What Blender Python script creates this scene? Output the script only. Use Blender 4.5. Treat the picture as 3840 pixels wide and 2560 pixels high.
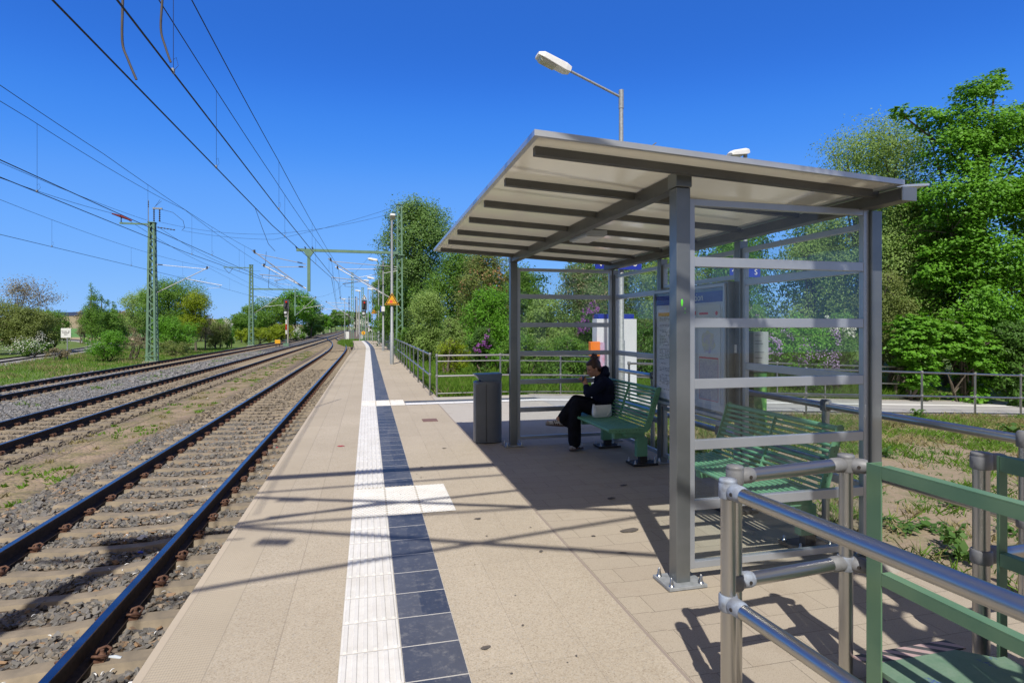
import bpy, math, random
import numpy as np
from mathutils import Vector, Matrix
R = math.radians
for o in list(bpy.data.objects): bpy.data.objects.remove(o)
S = bpy.context.scene
COL = S.collection
# ---------------------------------------------------------------- camera, sky, sun, exposure
CAM_H = 1.675; YAW = math.atan(.2508); FPX = 2155.; CXP = 1920.; HYP = 1224.5
SN, CS = math.sin(YAW), math.cos(YAW)
cd = bpy.data.cameras.new('camera'); cam = bpy.data.objects.new('camera', cd); COL.objects.link(cam)
cam.location = (0, 0, CAM_H); cam.rotation_euler = (R(90), 0, -YAW)
cd.sensor_width = 36; cd.lens = FPX/3840*36; cd.shift_y = (HYP-1280)/3840
cd.clip_start = .05; cd.clip_end = 9000
S.camera = cam
SUNV = Vector((.225, .745, -1)).normalized()         # the way the sunlight travels
ELEV = math.asin(-SUNV.z); AZ = math.atan2(-SUNV.x, -SUNV.y)
w = bpy.data.worlds.new('World'); S.world = w; w.use_nodes = True
wt = w.node_tree; wt.nodes.clear()
sky = wt.nodes.new('ShaderNodeTexSky'); sky.sky_type = 'NISHITA'; sky.sun_disc = False
sky.sun_elevation = ELEV; sky.sun_rotation = AZ % (2*math.pi)
sky.air_density = .6; sky.dust_density = 0; sky.ozone_density = 2.0; sky.altitude = 100
SKY = .12                                            # grade the sky to the photograph's deep polarised blue
v1 = wt.nodes.new('ShaderNodeVectorMath'); v1.operation = 'SCALE'; v1.inputs['Scale'].default_value = SKY
cv = wt.nodes.new('ShaderNodeRGBCurve'); cv.mapping.extend = 'HORIZONTAL'
for ch, pts in enumerate(([(0,.05),(.05,.04),(.078,.029),(.13,.058),(.198,.125),(.434,.215),(.78,.292),(1,.32)],
                          [(0,.15),(.09,.145),(.132,.148),(.224,.262),(.337,.376),(.672,.485),(1,.55)],
                          [(0,.50),(.19,.56),(.279,.638),(.429,.885),(.604,.975),(.965,.985),(1,.98)])):
    c = cv.mapping.curves[ch]; c.points[0].location = pts[0]; c.points[1].location = pts[-1]
    for p in pts[1:-1]: c.points.new(*p)
cv.mapping.update()
v2 = wt.nodes.new('ShaderNodeVectorMath'); v2.operation = 'SCALE'; v2.inputs['Scale'].default_value = 1/SKY
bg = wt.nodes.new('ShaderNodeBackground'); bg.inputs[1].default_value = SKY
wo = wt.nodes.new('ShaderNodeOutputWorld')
wt.links.new(sky.outputs[0], v1.inputs[0]); wt.links.new(v1.outputs[0], cv.inputs['Color']); wt.links.new(cv.outputs[0], v2.inputs[0])
# added warm glow in the unseen sky behind the camera, neutralising the blue shade
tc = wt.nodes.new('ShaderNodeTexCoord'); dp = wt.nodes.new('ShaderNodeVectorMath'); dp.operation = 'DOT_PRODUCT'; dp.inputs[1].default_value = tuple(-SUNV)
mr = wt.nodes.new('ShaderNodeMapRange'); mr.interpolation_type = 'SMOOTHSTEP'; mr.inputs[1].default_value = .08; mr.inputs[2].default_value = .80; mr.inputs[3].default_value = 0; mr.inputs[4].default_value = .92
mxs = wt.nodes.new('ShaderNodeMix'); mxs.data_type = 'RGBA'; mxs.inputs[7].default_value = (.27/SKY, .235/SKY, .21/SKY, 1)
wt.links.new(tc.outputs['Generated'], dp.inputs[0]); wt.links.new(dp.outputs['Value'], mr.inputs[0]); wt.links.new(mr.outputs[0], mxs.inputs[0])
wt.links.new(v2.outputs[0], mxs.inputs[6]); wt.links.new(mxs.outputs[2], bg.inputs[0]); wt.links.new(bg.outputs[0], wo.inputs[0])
sl = bpy.data.lights.new('sun', 'SUN'); sl.energy = 4.95; sl.angle = R(.55); sl.color = (1, .955, .885)
so = bpy.data.objects.new('sun', sl); COL.objects.link(so)
so.rotation_euler = SUNV.to_track_quat('-Z', 'Y').to_euler(); so.location = (0, 0, 40)
S.view_settings.view_transform = 'Standard'; S.view_settings.look = 'None'; S.view_settings.gamma = 1
S.view_settings.exposure = 0
S.render.engine = 'CYCLES'
S.cycles.use_denoising = True; S.cycles.max_bounces = 7; S.cycles.transparent_max_bounces = 24
S.cycles.diffuse_bounces = 5; S.cycles.glossy_bounces = 3; S.cycles.transmission_bounces = 4
S.cycles.caustics_reflective = False; S.cycles.caustics_refractive = False

def spot(px, d):
    "ground position seen in photo column px (3840 wide) at depth d"
    u = (px-CXP)/FPX
    return d*SN+d*u*CS, d*CS-d*u*SN
def zat(py, d): return CAM_H-(py-HYP)*d/FPX
# ---------------------------------------------------------------- mesh helpers
class MB:
    def __init__(s): s.v = []; s.f = []; s.sm = []
    def add(s, vs, fs, smooth=False):
        n = len(s.v); s.v += [tuple(v) for v in vs]
        s.f += [tuple(i+n for i in f) for f in fs]; s.sm += [smooth]*len(fs); return s
    def box(s, x0, x1, y0, y1, z0, z1):
        return s.add([(x0,y0,z0),(x1,y0,z0),(x1,y1,z0),(x0,y1,z0),(x0,y0,z1),(x1,y0,z1),(x1,y1,z1),(x0,y1,z1)],
                     [(3,2,1,0),(4,5,6,7),(0,1,5,4),(1,2,6,5),(2,3,7,6),(3,0,4,7)])
    def obox(s, c, ax, ay, az, hx, hy, hz):
        c = Vector(c); vs = []
        for k in (-1, 1):
            for (i, j) in ((-1,-1),(1,-1),(1,1),(-1,1)): vs.append(c+ax*hx*i+ay*hy*j+az*hz*k)
        return s.add(vs, [(3,2,1,0),(4,5,6,7),(0,1,5,4),(1,2,6,5),(2,3,7,6),(3,0,4,7)])
    def bar(s, p, q, w, t, up=(0,0,1)):
        p = Vector(p); q = Vector(q); d = q-p; L = d.length
        if L < 1e-6: return s
        d = d/L; u = Vector(up)
        if abs(d.dot(u)) > .97: u = Vector((1,0,0))
        sx = d.cross(u).normalized(); sz = sx.cross(d).normalized()
        return s.obox((p+q)/2, sx, d, sz, w/2, L/2, t/2)
    def tube(s, pts, r, n=10, caps=True, smooth=True):
        pts = [Vector(p) for p in pts]; m = len(pts)
        rr = r if isinstance(r, (list, tuple)) else [r]*m
        d0 = (pts[1]-pts[0]).normalized()
        a = Vector((0,0,1)) if abs(d0.z) < .9 else Vector((1,0,0))
        nx = d0.cross(a).normalized(); base = len(s.v)
        vs = []
        for i, p in enumerate(pts):
            d = (pts[min(i+1, m-1)]-pts[max(i-1, 0)]).normalized()
            nx = (nx-d*nx.dot(d)).normalized(); ny = d.cross(nx)
            for k in range(n):
                t = 2*math.pi*k/n; vs.append(p+(nx*math.cos(t)+ny*math.sin(t))*rr[i])
        fs = [(i*n+k, i*n+(k+1) % n, (i+1)*n+(k+1) % n, (i+1)*n+k) for i in range(m-1) for k in range(n)]
        s.add(vs, fs, smooth)
        if caps:
            s.add([vs[k] for k in range(n)][::-1], [tuple(range(n))]); s.add(vs[-n:], [tuple(range(n))])
        return s
    def lathe(s, c, prof, n=16, smooth=True):
        x, y, z = c; vs = []
        for (r, h) in prof:
            for k in range(n):
                t = 2*math.pi*k/n; vs.append((x+r*math.cos(t), y+r*math.sin(t), z+h))
        m = len(prof)
        fs = [(i*n+k, i*n+(k+1) % n, (i+1)*n+(k+1) % n, (i+1)*n+k) for i in range(m-1) for k in range(n)]
        s.add(vs, fs, smooth); s.add(vs[:n][::-1], [tuple(range(n))]); s.add(vs[-n:], [tuple(range(n))]); return s
    def ell(s, c, rx, ry, rz, n=12, m=8, M=None):
        vs = []; c = Vector(c)
        for i in range(m+1):
            ph = math.pi*i/m
            for k in range(n):
                t = 2*math.pi*k/n; v = Vector((rx*math.sin(ph)*math.cos(t), ry*math.sin(ph)*math.sin(t), rz*math.cos(ph)))
                if M is not None: v = M @ v
                vs.append(c+v)
        fs = [(i*n+k, (i+1)*n+k, (i+1)*n+(k+1) % n, i*n+(k+1) % n) for i in range(m) for k in range(n)]
        return s.add(vs, fs, True)
    def prism(s, poly, t0, t1, plane='xy'):
        "poly extruded along the remaining axis from t0 to t1"
        def mk(a, b, t):
            return {'xy': (a, b, t), 'xz': (a, t, b), 'yz': (t, a, b)}[plane]
        n = len(poly); vs = [mk(a, b, t0) for a, b in poly]+[mk(a, b, t1) for a, b in poly]
        fs = [tuple(range(n))[::-1], tuple(range(n, 2*n))]+[(i, (i+1) % n, n+(i+1) % n, n+i) for i in range(n)]
        return s.add(vs, fs)
    def build(s, name, mat, parent=None, bevel=0, local=False):
        me = bpy.data.meshes.new(name); o = bpy.data.objects.new(name, me)
        off = Vector((0,0,0))
        if parent is not None and not local:
            p = parent
            while p is not None: off += p.location; p = p.parent
        me.from_pydata([(v[0]-off.x, v[1]-off.y, v[2]-off.z) for v in s.v], [], s.f)
        me.polygons.foreach_set('use_smooth', s.sm); me.update()
        for m in (mat if isinstance(mat, (list, tuple)) else [mat]): me.materials.append(m)
        COL.objects.link(o)
        if parent is not None: o.parent = parent
        if bevel:
            b = o.modifiers.new('bevel', 'BEVEL'); b.width = bevel; b.segments = 2; b.limit_method = 'ANGLE'; b.angle_limit = R(40)
        return o
def npmesh(name, V, F, mat, parent=None, smooth=False, uv=None):
    "V (n,3), F (m,k) numpy"
    me = bpy.data.meshes.new(name); o = bpy.data.objects.new(name, me)
    V = np.asarray(V, dtype=np.float32).copy(); F = np.asarray(F, dtype=np.int32)
    if parent is not None:
        p = parent
        while p is not None: V -= np.array(p.location, dtype=np.float32); p = p.parent
    k = F.shape[1]
    me.vertices.add(len(V)); me.vertices.foreach_set('co', V.ravel())
    me.loops.add(F.size); me.loops.foreach_set('vertex_index', F.ravel())
    me.polygons.add(len(F)); me.polygons.foreach_set('loop_start', np.arange(0, F.size, k, dtype=np.int32))
    me.polygons.foreach_set('loop_total', np.full(len(F), k, dtype=np.int32))
    me.polygons.foreach_set('use_smooth', np.full(len(F), smooth))
    me.update(calc_edges=True); me.validate()
    if uv is not None:
        l = me.uv_layers.new(name='UVMap'); l.data.foreach_set('uv', np.asarray(uv, dtype=np.float32)[F.ravel()].ravel())
    me.materials.append(mat); COL.objects.link(o)
    if parent is not None: o.parent = parent
    return o
def thing(name, label, cat, loc=(0,0,0), group=None):
    o = bpy.data.objects.new(name, None); COL.objects.link(o); o.location = loc
    o['label'] = label; o['category'] = cat
    if group: o['group'] = group
    return o
def tag(o, label=None, cat=None, group=None, kind=None):
    if label: o['label'] = label
    if cat: o['category'] = cat
    if group: o['group'] = group
    if kind: o['kind'] = kind
    return o
def copy_tree(o, parent=None):
    c = o.copy(); COL.objects.link(c); c.parent = parent
    for ch in o.children: copy_tree(ch, c)
    return c
# ---------------------------------------------------------------- materials
class NT:
    def __init__(s, name):
        s.m = bpy.data.materials.new(name); s.m.use_nodes = True; s.t = s.m.node_tree; s.t.nodes.clear()
        s.out = s.t.nodes.new('ShaderNodeOutputMaterial')
    def n(s, typ, **kw):
        x = s.t.nodes.new('ShaderNode'+typ)
        for k, v in kw.items():
            if k[0] == '_': setattr(x, k[1:], v)
            else:
                key = int(k[1:]) if (k[0] == 'i' and k[1:].isdigit()) else k.replace('_', ' ')
                if hasattr(v, 'is_linked') or isinstance(v, bpy.types.NodeSocket): s.t.links.new(v, x.inputs[key])
                else: x.inputs[key].default_value = v
        return x
    def math(s, op, a, b=0., c=0.):
        x = s.n('Math', _operation=op)
        for i, v in enumerate((a, b, c)):
            if isinstance(v, bpy.types.NodeSocket): s.t.links.new(v, x.inputs[i])
            else: x.inputs[i].default_value = v
        return x.outputs[0]
    def mix(s, f, a, b):
        x = s.n('Mix', _data_type='RGBA')
        for i, v in ((0, f), (6, a), (7, b)):
            if isinstance(v, bpy.types.NodeSocket): s.t.links.new(v, x.inputs[i])
            else: x.inputs[i].default_value = (v if i == 0 else (*v, 1) if len(v) == 3 else v)
        return x.outputs[2]
    def noise(s, vec, scale, detail=4, rough=.55):
        x = s.n('TexNoise', Scale=scale, Detail=detail, Roughness=rough)
        s.t.links.new(vec, x.inputs['Vector']); return x.outputs[0]
    def ramp(s, f, stops):
        x = s.n('ValToRGB'); s.t.links.new(f, x.inputs[0]); e = x.color_ramp.elements
        e[0].position, e[0].color = stops[0][0], (*stops[0][1], 1)
        e[1].position, e[1].color = stops[-1][0], (*stops[-1][1], 1)
        for p, c in stops[1:-1]:
            q = e.new(p); q.color = (*c, 1)
        return x.outputs[0]
    def coords(s, kind='Object'): return s.n('TexCoord').outputs[kind]
    def lines(s, v, pitch, off, hw):
        "1 on lines at off + k*pitch, half width hw"
        a = s.math('SUBTRACT', v, off-pitch/2); a = s.math('MODULO', s.math('ADD', a, pitch*1000), pitch)
        a = s.math('ABSOLUTE', s.math('SUBTRACT', a, pitch/2)); return s.math('LESS_THAN', a, hw)
    def at(s, v, x0, hw): return s.math('LESS_THAN', s.math('ABSOLUTE', s.math('SUBTRACT', v, x0)), hw)
    def bump(s, h, st, dist):
        return s.n('Bump', Height=h, Strength=st, Distance=dist).outputs[0]
    def pbr(s, col, rough=.6, metal=0, nrm=None, spec=.5, **kw):
        x = s.n('BsdfPrincipled')
        for k, v in (('Base Color', col), ('Roughness', rough), ('Metallic', metal), ('Specular IOR Level', spec), *kw.items()):
            if isinstance(v, bpy.types.NodeSocket): s.t.links.new(v, x.inputs[k])
            else: x.inputs[k].default_value = (*v, 1) if isinstance(v, tuple) and len(v) == 3 else v
        if nrm is not None: s.t.links.new(nrm, x.inputs['Normal'])
        return x.outputs[0]
    def done(s, sh): s.t.links.new(sh, s.out.inputs[0]); return s.m
def mat(name, c1, c2=None, scale=6, rough=.6, metal=0, bump=0, bs=60, bd=.002, detail=5, spec=.5, stretch=None, rvar=0):
    t = NT(name); co = t.coords()
    if stretch: co = t.n('Mapping', i0=co, i3=stretch).outputs[0]
    nz = t.noise(co, scale, detail)
    col = t.mix(t.ramp(nz, [(.35, (0,0,0)), (.65, (1,1,1))]), c1, c2) if c2 else c1
    nr = t.bump(t.noise(co, bs, 3), bump, bd) if bump else None
    if rvar: rough = t.math('ADD', t.math('MULTIPLY', nz, rvar), rough-rvar/2)
    return t.done(t.pbr(col, rough, metal, nr, spec))
def leafmat(name, c1, c2, tr=.35, cs=.5, spec=.35):
    t = NT(name); co = t.coords(); isl = t.n('NewGeometry').outputs['Random Per Island']
    nz = t.noise(co, cs, 3)
    f = t.math('ADD', t.math('MULTIPLY', isl, .55), t.math('MULTIPLY', t.math('SUBTRACT', nz, .28), 1.0))
    col = t.mix(f, c1, c2)
    p = t.pbr(col, .5, 0, None, spec)
    tl = t.n('BsdfTranslucent'); t.t.links.new(t.mix(.25, col, (c2[0]*1.5, c2[1]*1.4, c2[2]*.6)), tl.inputs[0])
    mx = t.n('MixShader', i0=tr); t.t.links.new(p, mx.inputs[1]); t.t.links.new(tl.outputs[0], mx.inputs[2])
    return t.done(mx.outputs[0])
M = {}
M['steel'] = mat('brushed_stainless_steel', (.50,.49,.47), (.40,.40,.39), 3, .34, 1, .10, 220, .0008, rvar=.2, stretch=(1,1,.1))
M['galv'] = mat('galvanised_steel', (.27,.29,.30), (.37,.39,.41), 22, .6, .35, .05, 90, .001)
M['fitting'] = mat('worn_grey_fitting', (.17,.17,.175), (.24,.245,.255), 16, .55, .15, .2, 60, .001)
M['fitblue'] = mat('scraped_fitting', (.18,.18,.19), (.38,.45,.56), 14, .6, .1, .3, 60, .001)
M['frame'] = mat('shelter_grey_metal', (.19,.205,.21), (.25,.265,.27), 2.5, .36, .7, .03, 120, .0008, rvar=.1)
M['frame_lite'] = mat('shelter_rail_metal', (.40,.43,.47), (.45,.48,.52), 3, .36, .55, .02, 120, .0006)
M['beam'] = mat('grey_painted_beam', (.085,.085,.083), (.11,.11,.105), 4, .45, .1)
M['roofunder'] = mat('cream_roof_panel', (.93,.90,.79), (.90,.87,.76), 1.2, .12, 0, .02, 8, .002, spec=.6)
M['rooftop'] = mat('aluminium_roof_sheet', (.55,.57,.6), (.62,.64,.66), 4, .4, .7)
M['binm'] = mat('dark_grey_bin_metal', (.15,.165,.19), (.19,.205,.23), 2, .4, .3, .03, 90, .001)
M['binlid'] = mat('blue_grey_lid', (.11,.15,.22), (.13,.18,.26), 2, .35, .3)
M['green'] = mat('green_bench_paint', (.135,.33,.185), (.16,.375,.215), 5, .42, 0, .05, 90, .001)
M['gate'] = mat('worn_green_paint', (.095,.195,.115), (.135,.24,.135), 4, .5, 0, .12, 70, .001)
M['mast'] = mat('mast_green_paint', (.115,.215,.145), (.155,.265,.185), 3, .6, .0, .05, 40, .002)
M['alu'] = mat('aluminium_tube', (.62,.63,.65), (.5,.51,.54), 6, .5, .5)
M['wire'] = mat('copper_wire_dark', (.022,.022,.028), (.035,.03,.03), 6, .55, .5)
M['black'] = mat('black_plastic', (.018,.018,.02), (.026,.026,.028), 6, .45)
M['dark'] = mat('dark_iron', (.035,.032,.032), (.06,.05,.045), 12, .6, .4, .1, 60, .001)
M['rust'] = mat('rusty_iron', (.115,.055,.035), (.17,.09,.06), 30, .8, .2, .4, 120, .002)
M['red'] = mat('red_paint', (.5,.03,.02), (.42,.03,.03), 6, .5)
M['white'] = mat('white_paint', (.78,.78,.77), (.72,.72,.71), 5, .5)
M['cabinet'] = mat('light_grey_cabinet', (.62,.64,.68), (.66,.68,.71), 2, .5)
M['navy'] = mat('navy_blue_sign', (.012,.03,.30), (.015,.035,.33), 3, .4)
M['yellow'] = mat('yellow_sign', (.80,.42,.02), (.78,.38,.02), 5, .5)
M['orange'] = mat('orange_plastic', (.85,.22,.02), (.80,.2,.02), 5, .45)
M['conc'] = mat('old_concrete', (.36,.33,.28), (.27,.25,.21), 8, .9, 0, .35, 60, .004)
M['concpole'] = mat('pale_concrete_mast', (.42,.40,.36), (.36,.34,.31), 3, .85, 0, .1, 40, .003)
M['sleeper'] = mat('concrete_sleeper_dusty', (.29,.235,.165), (.185,.155,.115), 5, .95, 0, .5, 70, .004)
M['railside'] = mat('dark_rail_side', (.020,.014,.010), (.050,.032,.022), 20, .85, 0, .1, 50, .001)
M['railhead'] = mat('polished_rail_head', (.16,.17,.19), (.24,.25,.28), 6, .25, 1, .02, 100, .0004)
M['bark'] = mat('tree_bark', (.10,.08,.06), (.17,.14,.11), 8, .95, 0, .5, 30, .01)
M['soil'] = mat('brown_soil', (.2,.15,.1), (.25,.19,.14), 5, .95, 0, .4, 60, .004)
M['solar'] = mat('dark_blue_solar_panels', (.02,.035,.08), (.03,.05,.11), 1, .3)
def emis(name, c, st):
    t = NT(name); return t.done(t.n('Emission', Color=(*c, 1), Strength=st).outputs[0])
M['redlamp'] = emis('lit_red_signal_lens', (1,.04,.02), .75)
def glassmat(name, tint, dust):
    t = NT(name)
    tr = t.n('BsdfTransparent', Color=(*tint, 1)); gl = t.n('BsdfGlossy', Roughness=.02, Color=(.95,.97,1,1))
    lw = t.n('LayerWeight', Blend=.5); fq = t.math('ADD', t.math('MULTIPLY', t.math('POWER', lw.outputs['Facing'], 4.5), .30), .022); df = t.n('BsdfDiffuse', Color=(.55,.58,.6,1))
    nz = t.noise(t.coords(), 3, 5)
    a = t.n('MixShader'); t.t.links.new(t.math('MULTIPLY', nz, dust), a.inputs[0]); t.t.links.new(tr.outputs[0], a.inputs[1]); t.t.links.new(df.outputs[0], a.inputs[2])
    b = t.n('MixShader'); t.t.links.new(fq, b.inputs[0]); t.t.links.new(a.outputs[0], b.inputs[1]); t.t.links.new(gl.outputs[0], b.inputs[2])
    return t.done(b.outputs[0])
M['glass'] = glassmat('dusty_glass', (.95,.97,.97), .012)
M['glassdark'] = glassmat('tinted_glass', (.92,.94,.95), .02)
def text(body, name, size, m, parent, loc, rot, ext=.002, align='CENTER', sx=1., bold=0):
    cu = bpy.data.curves.new(name, 'FONT'); cu.body = body; cu.size = size; cu.extrude = ext; cu.align_x = align; cu.align_y = 'CENTER'; cu.offset = bold
    tmp = bpy.data.objects.new(name, cu); COL.objects.link(tmp)
    dg = bpy.context.evaluated_depsgraph_get(); me = bpy.data.meshes.new_from_object(tmp.evaluated_get(dg))
    bpy.data.objects.remove(tmp)
    o = bpy.data.objects.new(name, me); me.materials.clear(); me.materials.append(m); COL.objects.link(o)
    off = Vector((0,0,0)); p = parent
    while p is not None: off += p.location; p = p.parent
    o.parent = parent; o.location = Vector(loc)-off; o.rotation_euler = rot; o.scale = (sx, 1, 1)
    return o
# ---------------------------------------------------------------- the ground
def off(Y):
    t = max(0., (Y-44)/26.); return -.64*t**1.7
PEND = 70.8
rng = np.random.default_rng(7)
def vnoise(x, y, s, seed=0):
    "smooth cheap noise in -1..1"
    a = np.sin(x*s*1.7+seed)*np.cos(y*s*1.3+seed*2.1)+.6*np.sin((x+y)*s*2.9+seed*3.3)*np.cos((x-y)*s*2.3+1.1*seed)+.35*np.sin(x*s*6.1+y*s*3.7+seed)
    return a/1.95
T4C = np.array([(-19,12),(-23.2,32),(-27,51.6),(-31.4,75),(-37,95),(-47,116),(-63,139),(-90,160),(-130,178)], float)
def gz(X, Y):
    X = np.asarray(X, float); Y = np.asarray(Y, float)
    z = np.full(np.broadcast(X, Y).shape, -1.02)+.06*vnoise(X, Y, .35, 1)
    ed = np.where(Y < 90, -14.3, -14.3-(Y-90)*.01)
    tr = (X > ed-1.6) & (X < -1.0)
    t = np.clip((X-(ed-1.6))/1.4, 0, 1)
    z = np.where(tr, z*(1-t)+(-.775)*t, z)
    strip = np.exp(-((X+5.3)/.8)**2)
    z = np.where(tr, z-.05*strip, z)
    z = np.where((X >= -1.0) & (X < 1.62) & (Y < 71), -.85, z)
    z = np.where((X >= 1.62) & (X < 3.86) & (Y < 13.7), -.85, z)
    rgt = (X >= 3.86) & (Y < 10.9)
    z = np.where(rgt, np.maximum(-.075-.04*(X-3.9), -.8)+.025*vnoise(X, Y, 1.3, 3), z)
    rmp = (X >= 3.86) & (Y >= 10.9) & (Y < 13.7)
    z = np.where(rmp, -.15-.045*(X-3.9)-.3, z)
    bk = (X >= 1.62) & (Y >= 13.7)
    zz = -.06-.25*np.clip((Y-16)/16, 0, 1)-np.clip((X-3.9)*.043, 0, .7)*np.exp(-(Y-13.7)/5)+.03*vnoise(X, Y, .9, 5)
    z = np.where(bk, zz, z)
    z = np.where((X < 1.62) & (Y >= 71) & (X > -1), -.6, z)
    hill = 13.5*np.exp(-(((X+235)/170)**2+((Y-610)/120)**2))
    tx = np.interp(Y, T4C[:, 1], T4C[:, 0]); z = np.where((Y < 178) & (Y > 0), z+.0*z, z)
    return z+hill+np.where((X < -60) & (Y > 150), 0, 0)
def axis(parts):
    out = []
    for a, b, st in parts: out += list(np.arange(a, b, st))
    return np.array(out+[parts[-1][1]])
gx = axis([(-3000,-700,300),(-700,-100,20),(-100,-20,4),(-20,-14,.4),(-14,-1.2,.8),(-1.2,-1.0,.1),(-1.0,1.6,.6)])
gx = np.unique(np.concatenate([gx, [1.6,1.63,3.84,3.87], np.arange(4.2,26,.4), np.arange(26,100,6), [150,300,900,3000]]))
gy = np.unique(np.concatenate([[-40,-20,-10,-5,-2.5], np.arange(0,10.8,.4), [10.88,10.91,13.68,13.72], np.arange(14,30,.5), np.arange(30,70.5,3), [70.9,71.1], np.arange(75,160,6), np.arange(160,900,18), [1200,2000,5000]]))
GX, GY = np.meshgrid(gx, gy)
V = np.stack([GX, GY, gz(GX, GY)], -1).reshape(-1, 3)
nx_, ny_ = len(gx), len(gy); ii = np.arange(nx_-1)[None, :]+np.arange(ny_-1)[:, None]*nx_
Fq = np.stack([ii, ii+1, ii+1+nx_, ii+nx_], -1).reshape(-1, 4)
def ground_mat():
    t = NT('ground_grass_soil_ballast'); co = t.coords(); sp = t.n('SeparateXYZ', i0=co).outputs; X, Y = sp[0], sp[1]
    def band(a, b, s=.25):
        n1 = t.math('MULTIPLY', t.math('SUBTRACT', t.noise(co, 1.1, 4), .5), 1.2)
        x = t.math('ADD', X, n1)
        return t.math('MULTIPLY', t.n('MapRange', i0=x, i1=a-s, i2=a+s).outputs[0], t.n('MapRange', i0=x, i1=b+s, i2=b-s).outputs[0])
    n1 = t.noise(co, .25, 5); n2 = t.noise(co, 1.3, 6, .7); n3 = t.noise(co, 25, 4, .7); n4 = t.noise(co, 5, 5, .7)
    grass = t.mix(t.ramp(n2, [(.35,(0,0,0)),(.65,(1,1,1))]), (.075,.155,.022), (.16,.19,.055))
    dirt = t.mix(n3, (.22,.165,.11), (.40,.32,.23))
    dirt = t.mix(t.ramp(t.noise(co, 90, 2), [(.62,(0,0,0)),(.7,(1,1,1))]), dirt, (.42,.38,.33))
    # right-hand bare soil with grassy patches
    mr = t.math('MULTIPLY', t.math('GREATER_THAN', X, 3.8), t.math('LESS_THAN', Y, 10.95))
    patch = t.ramp(t.math('ADD', n4, t.math('MULTIPLY', t.math('SUBTRACT', n2, .5), .8)), [(.50,(0,0,0)),(.62,(1,1,1))])
    near = t.n('MapRange', i0=Y, i1=6.5, i2=9.5, i3=.25, i4=1.0).outputs[0]
    rr = t.mix(t.math('MULTIPLY', patch, near), dirt, (.12,.165,.045))
    col = t.mix(mr, grass, rr)
    # the beds of the tracks
    vo = t.n('TexVoronoi', Scale=17.0); t.t.links.new(co, vo.inputs['Vector'])
    g1 = t.mix(t.n('SeparateColor', i0=vo.outputs['Color']).outputs[0], (.10,.098,.10), (.23,.225,.23))
    g1 = t.mix(t.ramp(vo.outputs['Distance'], [(.45,(0,0,0)),(.75,(1,1,1))]), g1, (.03,.028,.028))
    g1 = t.mix(t.math('MULTIPLY', t.n('MapRange', i0=X, i1=-6.8, i2=-5).outputs[0], .65), g1, (.17,.125,.085))
    bed = band(-15.4, -.9, .2); yfar = t.math('LESS_THAN', Y, 420)
    col = t.mix(t.math('MULTIPLY', bed, yfar), col, g1)
    strip = band(-6.15, -4.75, .35)
    st = t.mix(t.ramp(n2, [(.4,(0,0,0)),(.6,(1,1,1))]), (.36,.27,.19), (.22,.19,.10))
    col = t.mix(t.math('MULTIPLY', strip, t.math('LESS_THAN', Y, 105)), col, st)
    # far fields and the brown hill
    far = t.math('MULTIPLY', t.math('GREATER_THAN', Y, 130), t.math('LESS_THAN', X, -45))
    fc = t.mix(t.n('MapRange', i0=Y, i1=150, i2=180).outputs[0], (.42,.32,.20), (.11,.25,.06))
    fc = t.mix(t.n('MapRange', i0=Y, i1=425, i2=445).outputs[0], fc, (.30,.25,.14))
    col = t.mix(far, col, fc)
    h = t.math('ADD', t.math('MULTIPLY', vo.outputs['Distance'], t.math('MULTIPLY', bed, -1.4)), t.math('MULTIPLY', n3, .6))
    return t.done(t.pbr(col, .95, 0, t.bump(h, .8, .03), .2))
M['ground'] = ground_mat()
tag(npmesh('ground', V, Fq, M['ground'], smooth=True), kind='structure')
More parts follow.
